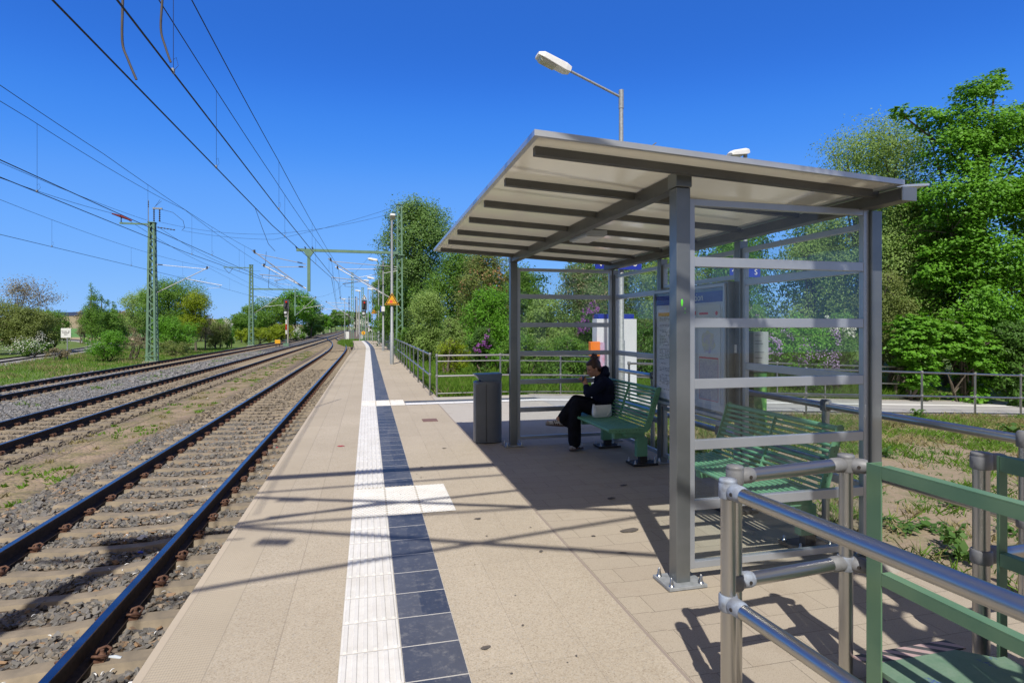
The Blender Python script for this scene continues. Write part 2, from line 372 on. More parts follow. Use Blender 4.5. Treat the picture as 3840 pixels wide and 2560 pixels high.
# ---------------------------------------------------------------- platform
YS = np.unique(np.concatenate([np.arange(-4, 45, 1.5), np.arange(45, PEND, .8), [PEND]]))
def ribbon(name, m, xs, zs, ys=YS, close=False, curve=True, kind='structure'):
    n = len(xs); V = []; UV = []
    for y in ys:
        o_ = off(y) if curve else 0
        for x, z in zip(xs, zs): V.append((x+o_, y, z)); UV.append((x, y))
    F_ = [(j*n+i, j*n+i+1, (j+1)*n+i+1, (j+1)*n+i) for j in range(len(ys)-1) for i in range(n-1)]
    o = npmesh(name, np.array(V), np.array(F_), m, uv=np.array(UV))
    if kind: o['kind'] = kind
    return o
def platform_mat():
    t = NT('exposed_aggregate_platform'); sp = t.n('SeparateXYZ', i0=t.coords('UV')).outputs; u, v = sp[0], sp[1]; co = t.coords()
    big = t.noise(co, .8, 5, .6); mid = t.noise(co, 7, 4); fine = t.noise(co, 130, 2, .7)
    base = t.mix(t.ramp(big, [(.3,(0,0,0)),(.7,(1,1,1))]), (.49,.42,.32), (.43,.368,.28))
    vo = t.n('TexVoronoi', Scale=150.0); t.t.links.new(co, vo.inputs['Vector'])
    vc = t.n('SeparateColor', i0=vo.outputs['Color']).outputs[0]
    peb = t.ramp(vc, [(.0,(.22,.17,.12)),(.16,(.37,.315,.24)),(.5,(.48,.41,.315)),(.85,(.58,.515,.41)),(1.,(.35,.34,.32))])
    pm = t.n('MapRange', i0=u, i1=-.775, i2=-.755, i3=.12, i4=.75).outputs[0]
    col = t.mix(t.math('MULTIPLY', pm, t.ramp(t.noise(co, 60, 2), [(.3,(.4,.4,.4)),(.7,(1,1,1))])), base, peb)
    cx = t.n('CombineXYZ', i0=t.math('FLOOR', t.math('MULTIPLY', t.math('ADD', u, .455), 1.6)), i1=t.math('FLOOR', t.math('DIVIDE', t.math('SUBTRACT', v, .3), 1.23))).outputs[0]
    wn = t.n('TexWhiteNoise', Vector=cx).outputs[0]; col = t.mix(t.math('MULTIPLY', wn, .22), col, (.30,.25,.18))
    wet = t.ramp(t.noise(co, .55, 7, .7), [(.42,(0,0,0)),(.62,(1,1,1))]); col = t.mix(t.math('MULTIPLY', wet, .16), col, (.26,.21,.15))
    lip = t.math('LESS_THAN', u, -1.035)
    col = t.mix(t.math('MULTIPLY', lip, .35), col, (.56,.47,.37))
    # checker-ribbed safety band
    d1 = t.math('SINE', t.math('MULTIPLY', t.math('ADD', u, t.math('MULTIPLY', v, .55)), 240)); d2 = t.math('SINE', t.math('MULTIPLY', t.math('SUBTRACT', u, t.math('MULTIPLY', v, .55)), 240))
    rb = t.math('MULTIPLY', d1, d2); rbm = t.math('MULTIPLY', t.math('GREATER_THAN', u, -1.03), t.math('LESS_THAN', u, -.765))
    stain = t.ramp(t.noise(co, 1.9, 6, .75), [(.60,(0,0,0)),(.72,(1,1,1))])
    col = t.mix(t.math('MULTIPLY', stain, .30), col, (.25,.19,.13))
    L = t.at(u, -1.035, .003)
    for x0, hw in ((-.763, .003), (-.455, .0035), (.785, .002), (1.10, .002)): L = t.math('MAXIMUM', L, t.at(u, x0, hw))
    cr = t.math('MULTIPLY', t.lines(v, 1.23, .3, .0028), t.math('GREATER_THAN', u, -.763))
    L = t.math('MAXIMUM', L, t.math('MULTIPLY', cr, .5))
    col = t.mix(t.math('MULTIPLY', L, .30), col, (.17,.14,.11))
    jn = t.at(u, 1.478, .009); col = t.mix(jn, col, (.30,.25,.21))
    h = t.math('ADD', t.math('MULTIPLY', fine, .5), t.math('MULTIPLY', t.math('MULTIPLY', rb, rbm), .5)); h = t.math('SUBTRACT', h, t.math('MULTIPLY', L, 1.2))
    return t.done(t.pbr(col, .85, 0, t.bump(h, .55, .004), .3))
M['platform'] = platform_mat()
xs = [-1.01,-1.01,-1.08,-1.08,-1.03,-.76,-.455,-.14,.1675,.475,1.0,1.6,1.6]; zs = [-1.0,-.13,-.11,0,0,0,0,0,0,0,0,0,-1.0]
ribbon('platform', M['platform'], xs, zs)
tag(MB().box(-1.64,.96,PEND-.02,PEND+.12,-1,-.004).build('platform_end_wall', M['conc']), kind='structure')
def tile_mat(name, c1, c2, gap, gc, rough):
    t = NT(name); sp = t.n('SeparateXYZ', i0=t.coords('UV')).outputs; co = t.coords()
    g = t.lines(sp[1], .3075, 5.2-.3075*17, gap)
    for x0 in (-.14, .1675, .475, .7825): g = t.math('MAXIMUM', g, t.at(sp[0], x0, gap*.8))
    col = t.mix(t.ramp(t.noise(co, 4, 6, .7), [(.35,(0,0,0)),(.8,(1,1,1))]), c1, c2)
    sm = t.ramp(t.noise(co, 14, 6, .8), [(.52,(0,0,0)),(.72,(1,1,1))])
    col = t.mix(t.math('MULTIPLY', sm, .28), col, gc)
    cx = t.n('CombineXYZ', i0=t.math('FLOOR', t.math('MULTIPLY', sp[0], 3.25)), i1=t.math('FLOOR', t.math('DIVIDE', t.math('SUBTRACT', sp[1], 5.2-.3075*17), .3075))).outputs[0]
    wn = t.n('TexWhiteNoise', Vector=cx).outputs[0]; col = t.mix(t.math('MULTIPLY', wn, .09), col, gc)
    col = t.mix(g, col, gc)
    return t.done(t.pbr(col, rough, 0, t.bump(t.noise(co, 120, 2), .1, .001), .5))
M['tile_dark'] = tile_mat('dark_slate_tile', (.036,.043,.066), (.068,.078,.105), .004, (.55,.52,.46), .42)
M['tile_white'] = tile_mat('white_tactile_tile', (.76,.745,.71), (.62,.59,.54), .0024, (.40,.36,.29), .6)
def strip_y(a, b): return np.unique(np.concatenate([np.arange(a, b, .3075 if b < 20 else .9), [b]]))
Z1 = .004
for a, b in ((-4, 5.2), (6.12, 12.44), (13.36, PEND-.1)):
    ribbon('dark_tile_strip', M['tile_dark'], [.1685, .474], [Z1, Z1], strip_y(a, b))
# ribbed white strip: six raised ribs run along the platform, broken at each tile joint
def ribbed(a, b):
    px, pz = [-.14], [Z1]
    for k in range(6):
        c = -.14+.3075*(k+.5)/6
        px += [c-.013, c-.008, c+.008, c+.013]; pz += [Z1, Z1+.006, Z1+.006, Z1]
    px.append(.1675); pz.append(Z1); px = np.array(px); pz = np.array(pz)
    V = []; UV = []
    ys = []
    y = a
    while y < b-.01:
        for q, r in ((.004, 0), (.022, 1), (.285, 1), (.3035, 0)): ys.append((y+q, r))
        y += .3075
    for y, r in ys:
        o_ = off(y)
        for x, z in zip(px, pz): V.append((x+o_, y, Z1+(z-Z1)*r)); UV.append((x, y))
    n = len(px); F_ = [(j*n+i, j*n+i+1, (j+1)*n+i+1, (j+1)*n+i) for j in range(len(ys)-1) for i in range(n-1)]
    return V, F_, UV
for a, b in ((5.2-.3075*20, 5.2), (6.1225, 12.43), (13.36, PEND-.3)):
    V, F_, UV = ribbed(a, b); o = npmesh('white_ribbed_strip', np.array(V), np.array(F_), M['tile_white'], uv=np.array(UV)); o['kind'] = 'structure'
def studs(x0, x1, y0, y1):
    n = 12; ns = 8; V = []; F_ = []; UV = []
    V += [(x0,y0,Z1+.001),(x1,y0,Z1+.001),(x1,y1,Z1+.001),(x0,y1,Z1+.001)]; UV += [(x0,y0),(x1,y0),(x1,y1),(x0,y1)]; F_.append((0,1,2,3))
    p = .3075/8; r = .0115; j = 0; y = y0+p/2
    while y < y1:
        x = x0+p/2+(p/2 if j % 2 else 0)
        while x < x1-.006:
            b = len(V)
            for (rr, zz) in ((r, Z1+.001), (r*.65, Z1+.006)):
                for k in range(ns):
                    t = 2*math.pi*k/ns; V.append((x+rr*math.cos(t), y+rr*math.sin(t), zz)); UV.append((x, y))
            F_ += [(b+k, b+(k+1) % ns, b+ns+(k+1) % ns, b+ns+k) for k in range(ns)]
            F_ += [(b+ns, b+ns+1, b+ns+2, b+ns+3), (b+ns, b+ns+3, b+ns+4, b+ns+7), (b+ns+4, b+ns+5, b+ns+6, b+ns+7)]
            x += p
        y += p*.87; j += 1
    o = npmesh('white_studded_patch', np.array(V), np.array(F_), M['tile_white'], uv=np.array(UV)); o['kind'] = 'structure'
studs(-.14, .7825, 5.2, 6.1225); studs(-.14, .7825, 12.44, 13.36)
# paving of the shelter bay and of the way that leads off it
def paver_mat():
    t = NT('small_grey_paving'); co = t.coords(); br = t.n('TexBrick', Color1=(.40,.345,.265,1), Color2=(.365,.31,.24,1), Mortar=(.15,.13,.10,1), Scale=1.0)
    br.inputs['Mortar Size'].default_value = .0022
    br.offset = .5; br.inputs['Brick Width'].default_value = .41; br.inputs['Row Height'].default_value = .205; br.inputs['Mortar Smooth'].default_value = .3; br.inputs['Bias'].default_value = 0
    t.t.links.new(co, br.inputs['Vector'])
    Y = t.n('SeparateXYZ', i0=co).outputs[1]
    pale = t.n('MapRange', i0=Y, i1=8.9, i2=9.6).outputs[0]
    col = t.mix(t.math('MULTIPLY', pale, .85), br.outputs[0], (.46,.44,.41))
    st = t.ramp(t.noise(co, 2.2, 6, .75), [(.55,(0,0,0)),(.7,(1,1,1))])
    col = t.mix(t.math('MULTIPLY', st, .4), col, (.24,.18,.12))
    sp_ = t.ramp(t.noise(co, 150, 2, .7), [(.35,(0,0,0)),(.7,(1,1,1))]); col = t.mix(t.math('MULTIPLY', sp_, .45), col, (.50,.43,.34)); dk = t.ramp(t.noise(co, 170, 2, .7), [(.58,(0,0,0)),(.66,(1,1,1))]); col = t.mix(t.math('MULTIPLY', dk, .5), col, (.16,.13,.10))
    h = t.math('SUBTRACT', t.math('MULTIPLY', t.noise(co, 120, 2), .4), br.outputs['Fac'])
    return t.done(t.pbr(col, .85, 0, t.bump(h, .5, .004), .3))
M['paver'] = paver_mat()
tag(MB().box(1.603,3.84,-4,13.68,-1,-.001).build('paving', M['paver']), kind='structure')
tag(MB().box(1.49,1.603,-4,13.68,-.02,.0035).build('paving_edge', M['paver']), kind='structure')
RS = -.0443                                             # the way falls gently to the right
def rz(x): return min(0, RS*(x-3.9))
def slope_strip(name, m, x0, x1, y0, y1, dz, th=None, step=1.0):
    b = MB(); x = x0
    xs_ = list(np.arange(x0, x1, step))+[x1]
    for a, c in zip(xs_[:-1], xs_[1:]):
        if th is None: b.add([(a,y0,rz(a)+dz),(c,y0,rz(c)+dz),(c,y1,rz(c)+dz),(a,y1,rz(a)+dz)], [(0,1,2,3)])
        else: b.add([(a,y0,rz(a)+dz-th),(c,y0,rz(c)+dz-th),(c,y1,rz(c)+dz-th),(a,y1,rz(a)+dz-th),(a,y0,rz(a)+dz),(c,y0,rz(c)+dz),(c,y1,rz(c)+dz),(a,y1,rz(a)+dz)],
                    [(3,2,1,0),(4,5,6,7),(0,1,5,4),(2,3,7,6)])
    return tag(b.build(name, m), kind='structure')
M['asph'] = mat('pale_paving_slabs', (.42,.41,.40), (.36,.35,.34), 3, .85, 0, .2, 90, .003)
slope_strip('path', M['asph'], 3.843, 34, 11.05, 13.62, 0, .35)
slope_strip('path_kerb', M['conc'], 3.843, 34, 10.93, 11.047, .02, .7)
slope_strip('path_back_kerb', M['conc'], 3.843, 34, 13.623, 13.74, .02, .5)
t = NT('white_guide_strip'); co = t.coords(); ln = t.lines(t.n('SeparateXYZ', i0=co).outputs[0], .615, 0, .004)
M['guidew'] = t.done(t.pbr(t.mix(ln, (.76,.75,.73), (.45,.43,.40)), .6))
slope_strip('white_guide_strip', M['guidew'], .79, 34, 12.44, 12.76, .0085)
slope_strip('dark_guide_strip', M['asph'], 3.9, 34, 12.78, 13.08, .0075)
tag(MB().box(.79,3.84,12.78,13.08,.001,.0078).build('dark_guide_strip', M['tile_dark']), kind='structure')
tag(MB().box(.945,1.21,10.2,10.5,-.01,.005).build('manhole_cover', mat('brown_cover', (.16,.085,.07), (.2,.12,.1), 60, .8)), kind='structure')
# gum spots, oil marks and a red chalk dot on the paving
stm = mat('dark_oil_mark', (.085,.075,.065), (.13,.11,.09), 30, .8)
def blot(x, y, r, el, ang, m, seed, name='oil_mark', z=.0052):
    rn = random.Random(seed); n = 14; P = []
    for k in range(n):
        t_ = 2*math.pi*k/n; q = r*(.75+.45*rn.random()); a, b = q*math.cos(t_), q*el*math.sin(t_)
        P.append((x+a*math.cos(ang)-b*math.sin(ang), y+a*math.sin(ang)+b*math.cos(ang), z))
    tag(MB().add(P, [tuple(range(n))]).build(name, m), kind='structure')
for i, (x, y, r, e, a) in enumerate([(.595,2.94,.028,.6,.3),(.93,4.93,.03,.8,0),(1.02,7.9,.03,.7,.2),(1.83,3.93,.035,.25,-.4),(2.1,4.35,.09,.5,.2),(.62,6.9,.02,.8,0),(1.25,4.1,.02,.7,1),(2.3,5.2,.05,.6,.4),(2.62,5.6,.045,.5,.1),(1.75,4.3,.018,.8,0)]):
    blot(x, y, r, e, a, stm, i)
blot(-.37, 8.4, .05, .7, 0, M['red'], 77, 'red_chalk_dot')
rnm = random.Random(3)
for i in range(46): blot(rnm.uniform(-.4, 1.45), rnm.uniform(2.5, 12), rnm.uniform(.004, .011), rnm.uniform(.5,1), rnm.uniform(0,3), stm, 100+i, 'gum_spot')
# ---------------------------------------------------------------- tracks
def crom(P, step=1.0):
    P = [np.array(p, float) for p in P]; P = [2*P[0]-P[1]]+P+[2*P[-1]-P[-2]]; out = []
    for i in range(1, len(P)-2):
        a, b, c, d = P[i-1:i+3]; n = max(2, int(np.linalg.norm(c-b)/step))
        for k in range(n):
            t = k/n; out.append(.5*((2*b)+(-a+c)*t+(2*a-5*b+4*c-d)*t*t+(-a+3*b-3*c+d)*t**3))
    out.append(P[-2]); return np.array(out)
TR = {
 't1': crom([(-2.76,-5),(-2.76,10),(-2.76,30),(-2.78,48),(-2.92,60),(-3.5,75),(-4.5,90),(-5.9,105),(-7.0,119),(-7.42,132)]),
 't2': crom([(-7.55,-2),(-7.55,20),(-7.55,50),(-7.45,85),(-7.4,120),(-7.5,190),(-8.5,266),(-12.8,335),(-22,410),(-40,500)], 2),
 't3': crom([(-12.35,4),(-12.35,20),(-12.35,50),(-12.1,90),(-12.2,150),(-12.6,210),(-13.5,270),(-16.6,355),(-27,490),(-45,600)], 2),
 't4': crom([(-16.5,-5),(-19,12),(-23.2,32),(-27,51.6),(-31.4,75),(-37,95),(-47,116),(-63,139),(-90,160),(-130,178)], 2)}
PROF = [(-.075,-.172),(-.075,-.160),(-.012,-.142),(-.009,-.05),(-.036,-.038),(-.036,-.004),(-.030,0),(.030,0),(.036,-.004),(.036,-.038),(.009,-.05),(.012,-.142),(.075,-.160),(.075,-.172)]
def sweep_rail(path, side, z, parent, m):
    T = np.gradient(path, axis=0); T /= np.linalg.norm(T, axis=1)[:, None]; N = np.stack([T[:, 1], -T[:, 0]], 1)
    C = path+N*side; n = len(PROF); V = np.zeros((len(C), n, 3))
    for k, (a, b) in enumerate(PROF):
        V[:, k, :2] = C+N*a; V[:, k, 2] = z+b
    F_ = [(j*n+i, (j+1)*n+i, (j+1)*n+(i+1) % n, j*n+(i+1) % n) for j in range(len(C)-1) for i in range(n)]
    o = npmesh('rail', V.reshape(-1, 3), np.array(F_)[:, ::-1], m[0], parent); o.data.materials.append(m[1])
    mi = np.array([1 if i in (6,) else 0 for j in range(len(C)-1) for i in range(n)], dtype=np.int32); o.data.polygons.foreach_set('material_index', mi)
    return o
def sleeper_mesh():
    b = MB(); st = [(-1.33,-.175,.085,.15,),(-1.28,-.172,.09,.155),(-.95,-.172,.09,.155),(-.55,-.172,.09,.152),(-.35,-.195,.078,.125),(0,-.198,.075,.12),(.35,-.195,.078,.125),(.55,-.172,.09,.152),(.95,-.172,.09,.155),(1.28,-.172,.09,.155),(1.33,-.175,.085,.15)]
    vs = []
    for x, zt, ht, hb in st: vs += [(x,-hb,-.40),(x,-hb,-.255),(x,-ht,zt-.012),(x,-ht+.014,zt),(x,ht-.014,zt),(x,ht,zt-.012),(x,hb,-.255),(x,hb,-.40)]
    n = 8; m = len(st)
    fs = [(i*n+k, (i+1)*n+k, (i+1)*n+(k+1) % n, i*n+(k+1) % n)[::-1] for i in range(m-1) for k in range(n)]
    b.add(vs, fs); b.add(vs[:n], [tuple(range(n))]); b.add(vs[-n:][::-1], [tuple(range(n))])
    return b
def clip_mesh(sx):
    "rusty fastening either side of one rail: shoulder block and bent spring loops"
    b = MB(); b.box(sx-.15, sx+.15, -.05, .05, -.186, -.1745)
    for s in (-1, 1):
        b.box(min(s*.075, s*.14)+sx, max(s*.075, s*.14)+sx, -.045, .045, -.178, -.150)
        b.lathe((sx+s*.112, 0, -.15), [(.024,0),(.024,.022),(.014,.026),(.014,.05)], 8)
        for q in (-1, 1):
            b.tube([(sx+s*.055, q*.018, -.142),(sx+s*.072, q*.05, -.118),(sx+s*.115, q*.072, -.112),(sx+s*.15, q*.055, -.125),(sx+s*.145, q*.02, -.14)], .0105, 6)
    return b
# shared meshes
SLM = None
def make_track(key, name, label, z, y_first, n_ind, pitch=.615, clips=True, yend=None):
    global SLM
    P = TR[key]; tr = thing(name, label, 'railway track', (P[0][0], P[0][1], z-.2), 'railway tracks beside the platform')
    for s in (-.79, .79): sweep_rail(P, s, z, tr, (M['railside'], M['railhead']))
    seg = np.linalg.norm(np.diff(P, axis=0), axis=1); cum = np.concatenate([[0], np.cumsum(seg)])
    y0 = np.interp(y_first, P[:, 1], cum); total = cum[-1]; ind = 0; far = MB(); proto = None
    s = y0; base = Vector(tr.location)
    while s < total:
        x = np.interp(s, cum, P[:, 0]); y = np.interp(s, cum, P[:, 1]); x2 = np.interp(s+.5, cum, P[:, 0]); y2 = np.interp(s+.5, cum, P[:, 1])
        ang = math.atan2(y2-y, x2-x)-math.pi/2
        if ind < n_ind:
            if SLM is None:
                SLM = (sleeper_mesh().build('sleeper', M['sleeper'], None), clip_mesh(-.79).build('rail_fastening', M['rust']), clip_mesh(.79).build('rail_fastening', M['rust']))
                for q in SLM: COL.objects.unlink(q)
            o = SLM[0].copy(); COL.objects.link(o); o.parent = tr; o.location = Vector((x, y, z))-base; o.rotation_euler = (0, 0, ang)
            if clips:
                for q in SLM[1:]:
                    c = q.copy(); COL.objects.link(c); c.parent = o
        else:
            c_, s_ = math.cos(ang), math.sin(ang)
            def tf(a, b, h): return (x+a*c_-b*s_, y+a*s_+b*c_, z+h)
            if y < 330:
                far.add([tf(-1.3,-.13,-.18),tf(1.3,-.13,-.18),tf(1.3,.13,-.18),tf(-1.3,.13,-.18),tf(-1.3,-.15,-.3),tf(1.3,-.15,-.3),tf(1.3,.15,-.3),tf(-1.3,.15,-.3)], [(0,1,2,3),(4,5,1,0),(2,3,7,6),(5,6,2,1),(7,4,0,3)])
        ind += 1; s += pitch
    if far.v: tag(far.build('sleeper', M['sleeper'], tr), kind='stuff')
    return tr
make_track('t1', 'railway_track', 'track right beside the platform edge, dusty sleepers and rails bending away into the next track', -.55, 1.66, 100)
make_track('t2', 'railway_track', 'middle one of the three main tracks, brown sleepers, between two beds of grey ballast', -.55, 11.5, 100)
make_track('t3', 'railway_track', 'outermost main track on pale ballast, running past the foot of the green lattice masts', -.55, 19, 100)
bp = TR['t4']; Tn = np.gradient(bp, axis=0); Tn /= np.linalg.norm(Tn, axis=1)[:, None]; Nn = np.stack([Tn[:, 1], -Tn[:, 0]], 1)
Vb = np.concatenate([[(*(p+n*q), zz) for q, zz in ((-2.3,-1.15),(-1.6,-.95),(1.6,-.95),(2.3,-1.15))] for p, n in zip(bp, Nn)]); nb4 = len(bp)
tag(npmesh('siding_bed', Vb, np.array([(j*4+i, j*4+i+1, j*4+i+5, j*4+i+4) for j in range(nb4-1) for i in range(3)]), mat('pale_ballast_bed', (.22,.21,.20), (.34,.33,.31), 9, .95, 0, .6, 30, .02)), kind='structure')
make_track('t4', 'railway_track', 'far siding track curving away to the left behind the white notice board', -.84, 36, 60, clips=False)
# ---------------------------------------------------------------- ballast stones
def stones(name, px, py, pz, size, mat_, flat=.5):
    n = len(px); tv = np.array([(-1,-1,-1),(1,-1,-1),(1,1,-1),(-1,1,-1),(-1,-1,1),(1,-1,1),(1,1,1),(-1,1,1)], float)*.5
    tf = np.array([(3,2,1,0),(4,5,6,7),(0,1,5,4),(1,2,6,5),(2,3,7,6),(3,0,4,7)])
    v = tv[None]*rng.uniform(.55, 1.25, (n, 8, 3))
    sc = np.stack([size*rng.uniform(.8, 1.5, n), size*rng.uniform(.6, 1.1, n), size*flat*rng.uniform(.5, 1.2, n)], 1); v = v*sc[:, None, :]
    ax = rng.uniform(-.7, .7, n); ay = rng.uniform(-.7, .7, n); az = rng.uniform(0, 6.28, n)
    def rot(v, a, i, j):
        c, s = np.cos(a)[:, None], np.sin(a)[:, None]; r = v.copy(); r[:, :, i] = v[:, :, i]*c-v[:, :, j]*s; r[:, :, j] = v[:, :, i]*s+v[:, :, j]*c; return r
    v = rot(v, ax, 1, 2); v = rot(v, ay, 0, 2); v = rot(v, az, 0, 1)
    v = v+np.stack([px, py, pz], 1)[:, None, :]
    F_ = (tf[None]+np.arange(n)[:, None, None]*8).reshape(-1, 4)
    return tag(npmesh(name, v.reshape(-1, 3), F_, mat_), kind='stuff')
def stone_mat(name, stops):
    t = NT(name); isl = t.n('NewGeometry').outputs['Random Per Island']; co = t.coords()
    c = t.ramp(isl, stops); c = t.mix(t.math('MULTIPLY', t.noise(co, 45, 4), .5), c, (.16,.14,.11))
    return t.done(t.pbr(c, .85, 0, t.bump(t.noise(co, 150, 2), .3, .002), .25))
M['st1'] = stone_mat('dirty_ballast', [(0,(.10,.097,.097)),(.3,(.16,.155,.15)),(.55,(.22,.215,.21)),(.75,(.20,.165,.125)),(.9,(.29,.26,.22)),(1,(.34,.20,.10))])
M['st2'] = stone_mat('blue_grey_ballast', [(0,(.10,.105,.115)),(.4,(.17,.175,.19)),(.7,(.25,.255,.27)),(.92,(.33,.33,.34)),(1,(.2,.15,.11))])
M['st3'] = stone_mat('brown_dusty_ballast', [(0,(.12,.10,.08)),(.4,(.21,.175,.13)),(.8,(.27,.22,.16)),(1,(.33,.27,.19))])
T1X = -2.76
def scatter(x0, x1, y0, y1, dens, size, key='st1', tx=None, ys0=1.66, name='ballast_stones'):
    n = int((x1-x0)*(y1-y0)*dens); X = rng.uniform(x0, x1, n); Y = rng.uniform(y0, y1, n)
    keep = X/np.maximum(Y, .01) > -.60
    if tx is not None:
        dx = np.abs(X-tx)
        rail = np.abs(dx-.79) < .085
        fr = np.abs(((Y-ys0+.3075) % .615)-.3075)
        onsl = (dx < 1.32) & (fr < .15)
        keep &= ~rail & ~(onsl & (rng.random(n) > .04))
    X, Y = X[keep], Y[keep]; sz = size*rng.uniform(.7, 1.35, len(X))
    Z = gz(X, Y)+.012+rng.uniform(0, .02, len(X))
    if tx is not None: Z = Z-.008
    stones(name, X, Y, Z, sz, M[key])
scatter(-4.7, -1.12, .8, 8, 980, .042, 'st1', T1X); scatter(-4.7, -1.12, 8, 16, 480, .052, 'st1', T1X); scatter(-4.6, -1.2, 16, 34, 130, .075, 'st3', T1X)
scatter(-8.95, -6.15, 10, 20, 300, .05, 'st3', -7.55, 11.5); scatter(-8.95, -6.15, 20, 38, 130, .07, 'st3', -7.55, 11.5)
scatter(-11.0, -8.9, 14, 28, 330, .062, 'st2'); scatter(-11.0, -8.9, 28, 60, 90, .11, 'st2'); scatter(-14.6, -10.9, 19, 36, 140, .08, 'st2', -12.35, 19)
# ---------------------------------------------------------------- the shelter
def post_with_plate(parent, x, y, h, hx=.05, hy=.048, plate=.135, z0=0., m='frame', name='post'):
    p = MB().box(x-hx, x+hx, y-hy, y+hy, z0+.02, h).build(name, M[m], parent, .005)
    bp = MB().box(x-plate, x+plate, y-plate*.82, y+plate*.82, z0+.003, z0+.022).build('base_plate', M['galv'], p, .002)
    for sx in (-1, 1):
        for sy in (-1, 1):
            MB().lathe((x+sx*(plate-.03), y+sy*(plate*.82-.03), z0+.02), [(.019,0),(.019,.004),(.015,.005),(.015,.02),(.011,.03),(.009,.05),(.003,.058)], 8).build('bolt', M['steel'], bp)
    return p
SH = thing('platform_shelter', 'grey steel and glass waiting shelter with a cream underside to its flat roof', 'shelter', (2.7, 5.6, 0))
FX, BX = 1.982, 3.52
for y in (3.385, 7.83):
    post_with_plate(SH, FX, y, 2.575)
    MB().box(FX-.056, FX+.056, y-.056, y+.056, 2.578, 2.675).build('post_cap', M['frame'], SH, .004)
for y in (3.385, 4.88, 6.42, 7.83):
    post_with_plate(SH, BX, y, 2.50, .045, .045, .10)
MB().box(FX-.045, FX+.045, 3.44, 7.78, 2.575, 2.672).build('beam', M['beam'], SH, .004)
MB().box(3.39, 3.50, 3.03, 7.93, 2.505, 2.585).build('beam', M['beam'], SH, .004)
MB().box(3.385, 3.505, 3.02, 3.03, 2.50, 2.59).build('beam_end_cap', M['frame'], SH, .002)
def roofz(x): return 2.735-.0475*(x-.886)
X0, X1, Y0, Y1 = .886, 3.38, 3.005, 7.94
rp = MB(); rp.add([(X0,Y0,roofz(X0)-.004),(X1,Y0,roofz(X1)-.004),(X1,Y1,roofz(X1)-.004),(X0,Y1,roofz(X0)-.004)], [(3,2,1,0)])
t = NT('cream_translucent_roof'); cl = t.mix(t.noise(t.coords(), 1.3, 4), (.92,.88,.72), (.86,.82,.66)); pb = t.pbr(cl, .14, 0, None, .6); tl = t.n('BsdfTranslucent'); t.t.links.new(cl, tl.inputs[0])
mx = t.n('MixShader', i0=.085); t.t.links.new(pb, mx.inputs[1]); t.t.links.new(tl.outputs[0], mx.inputs[2]); M['roofpanel'] = t.done(mx.outputs[0])  # translucency added so the shaded underside of the roof reads brighter
rp.build('roof_panel', M['roofpanel'], SH)
for (a, b_, c, d_) in ((X0-.008,X0+.022,Y0-.006,Y1+.006),(X1-.03,X1+.002,Y0-.006,Y1+.006),(X0+.022,X1-.03,Y0-.006,Y0+.02),(X0+.022,X1-.03,Y1-.02,Y1+.006)):
    MB().add([(a,c,roofz(a)-.021),(b_,c,roofz(b_)-.021),(b_,d_,roofz(b_)-.021),(a,d_,roofz(a)-.021),(a,c,roofz(a)+.012),(b_,c,roofz(b_)+.012),(b_,d_,roofz(b_)+.012),(a,d_,roofz(a)+.012)], [(3,2,1,0),(4,5,6,7),(0,1,5,4),(1,2,6,5),(2,3,7,6),(3,0,4,7)]).build('roof_edge', M['rooftop'], SH)
wg = MB(); wg.add([(3.40,3.08,2.60),(3.68,3.08,2.628),(3.68,7.9,2.628),(3.40,7.9,2.60),(3.40,3.08,2.615),(3.68,3.08,2.643),(3.68,7.9,2.643),(3.40,7.9,2.615)], [(3,2,1,0),(4,5,6,7),(0,1,5,4),(1,2,6,5),(2,3,7,6),(3,0,4,7)])
wg.build('roof_wing', M['rooftop'], SH)
for k in range(7):
    y = 3.235+.742*k; a, b = .945, 3.40
    z0, z1 = roofz(a)-.006, roofz(b)-.006
    q = MB(); hh = .050; ww = .024
    q.add([(a,y-ww,z0-hh),(b,y-ww,z1-hh),(b,y+ww,z1-hh),(a,y+ww,z0-hh),(a,y-ww,z0),(b,y-ww,z1),(b,y+ww,z1),(a,y+ww,z0)], [(3,2,1,0),(4,5,6,7),(0,1,5,4),(1,2,6,5),(2,3,7,6),(3,0,4,7)])
    q.build('purlin', M['beam'], SH)
lb = MB().box(2.02, 2.24, 5.15, 5.62, 2.55, 2.60).build('ceiling_light', M['frame_lite'], SH, .006)
MB().box(2.04, 2.22, 5.18, 5.59, 2.540, 2.549).build('diffuser', M['white'], lb)
def panel(parent, axis, c, a0, a1, z0, z1, rails, rh=.064, fr=.045, label=None, gm='glass'):
    "a framed glass panel; axis 'x': spans X at Y=c; axis 'y': spans Y at X=c"
    p = thing('panel', None, None, (0,0,0)) if False else None
    def bx(b, s0, s1, t0, t1, q0, q1):
        return b.box(s0, s1, c+t0, c+t1, q0, q1) if axis == 'x' else b.box(c+t0, c+t1, s0, s1, q0, q1)
    g = bx(MB(), a0+fr*.5, a1-fr*.5, -.004, .004, z0+.01, z1-.01).build('glass_pane', M[gm], parent)
    for s0, s1 in ((a0, a0+fr), (a1-fr, a1)): bx(MB(), s0, s1, -.022, .022, z0, z1).build('frame_upright', M['frame_lite'], g, .003)
    for (q0, q1) in ((z1-fr, z1), (z0, z0+fr)): bx(MB(), a0+fr, a1-fr, -.020, .020, q0, q1).build('frame_rail', M['frame_lite'], g, .003)
    for z in rails: bx(MB(), a0+fr, a1-fr, -.021, .021, z-rh, z).build('frame_rail', M['frame_lite'], g, .003)
    return g
RL = [2.133, 1.732, 1.330, .930, .536]
panel(SH, 'x', 3.385, FX+.053, BX-.047, .09, 2.513, RL, gm='glass')
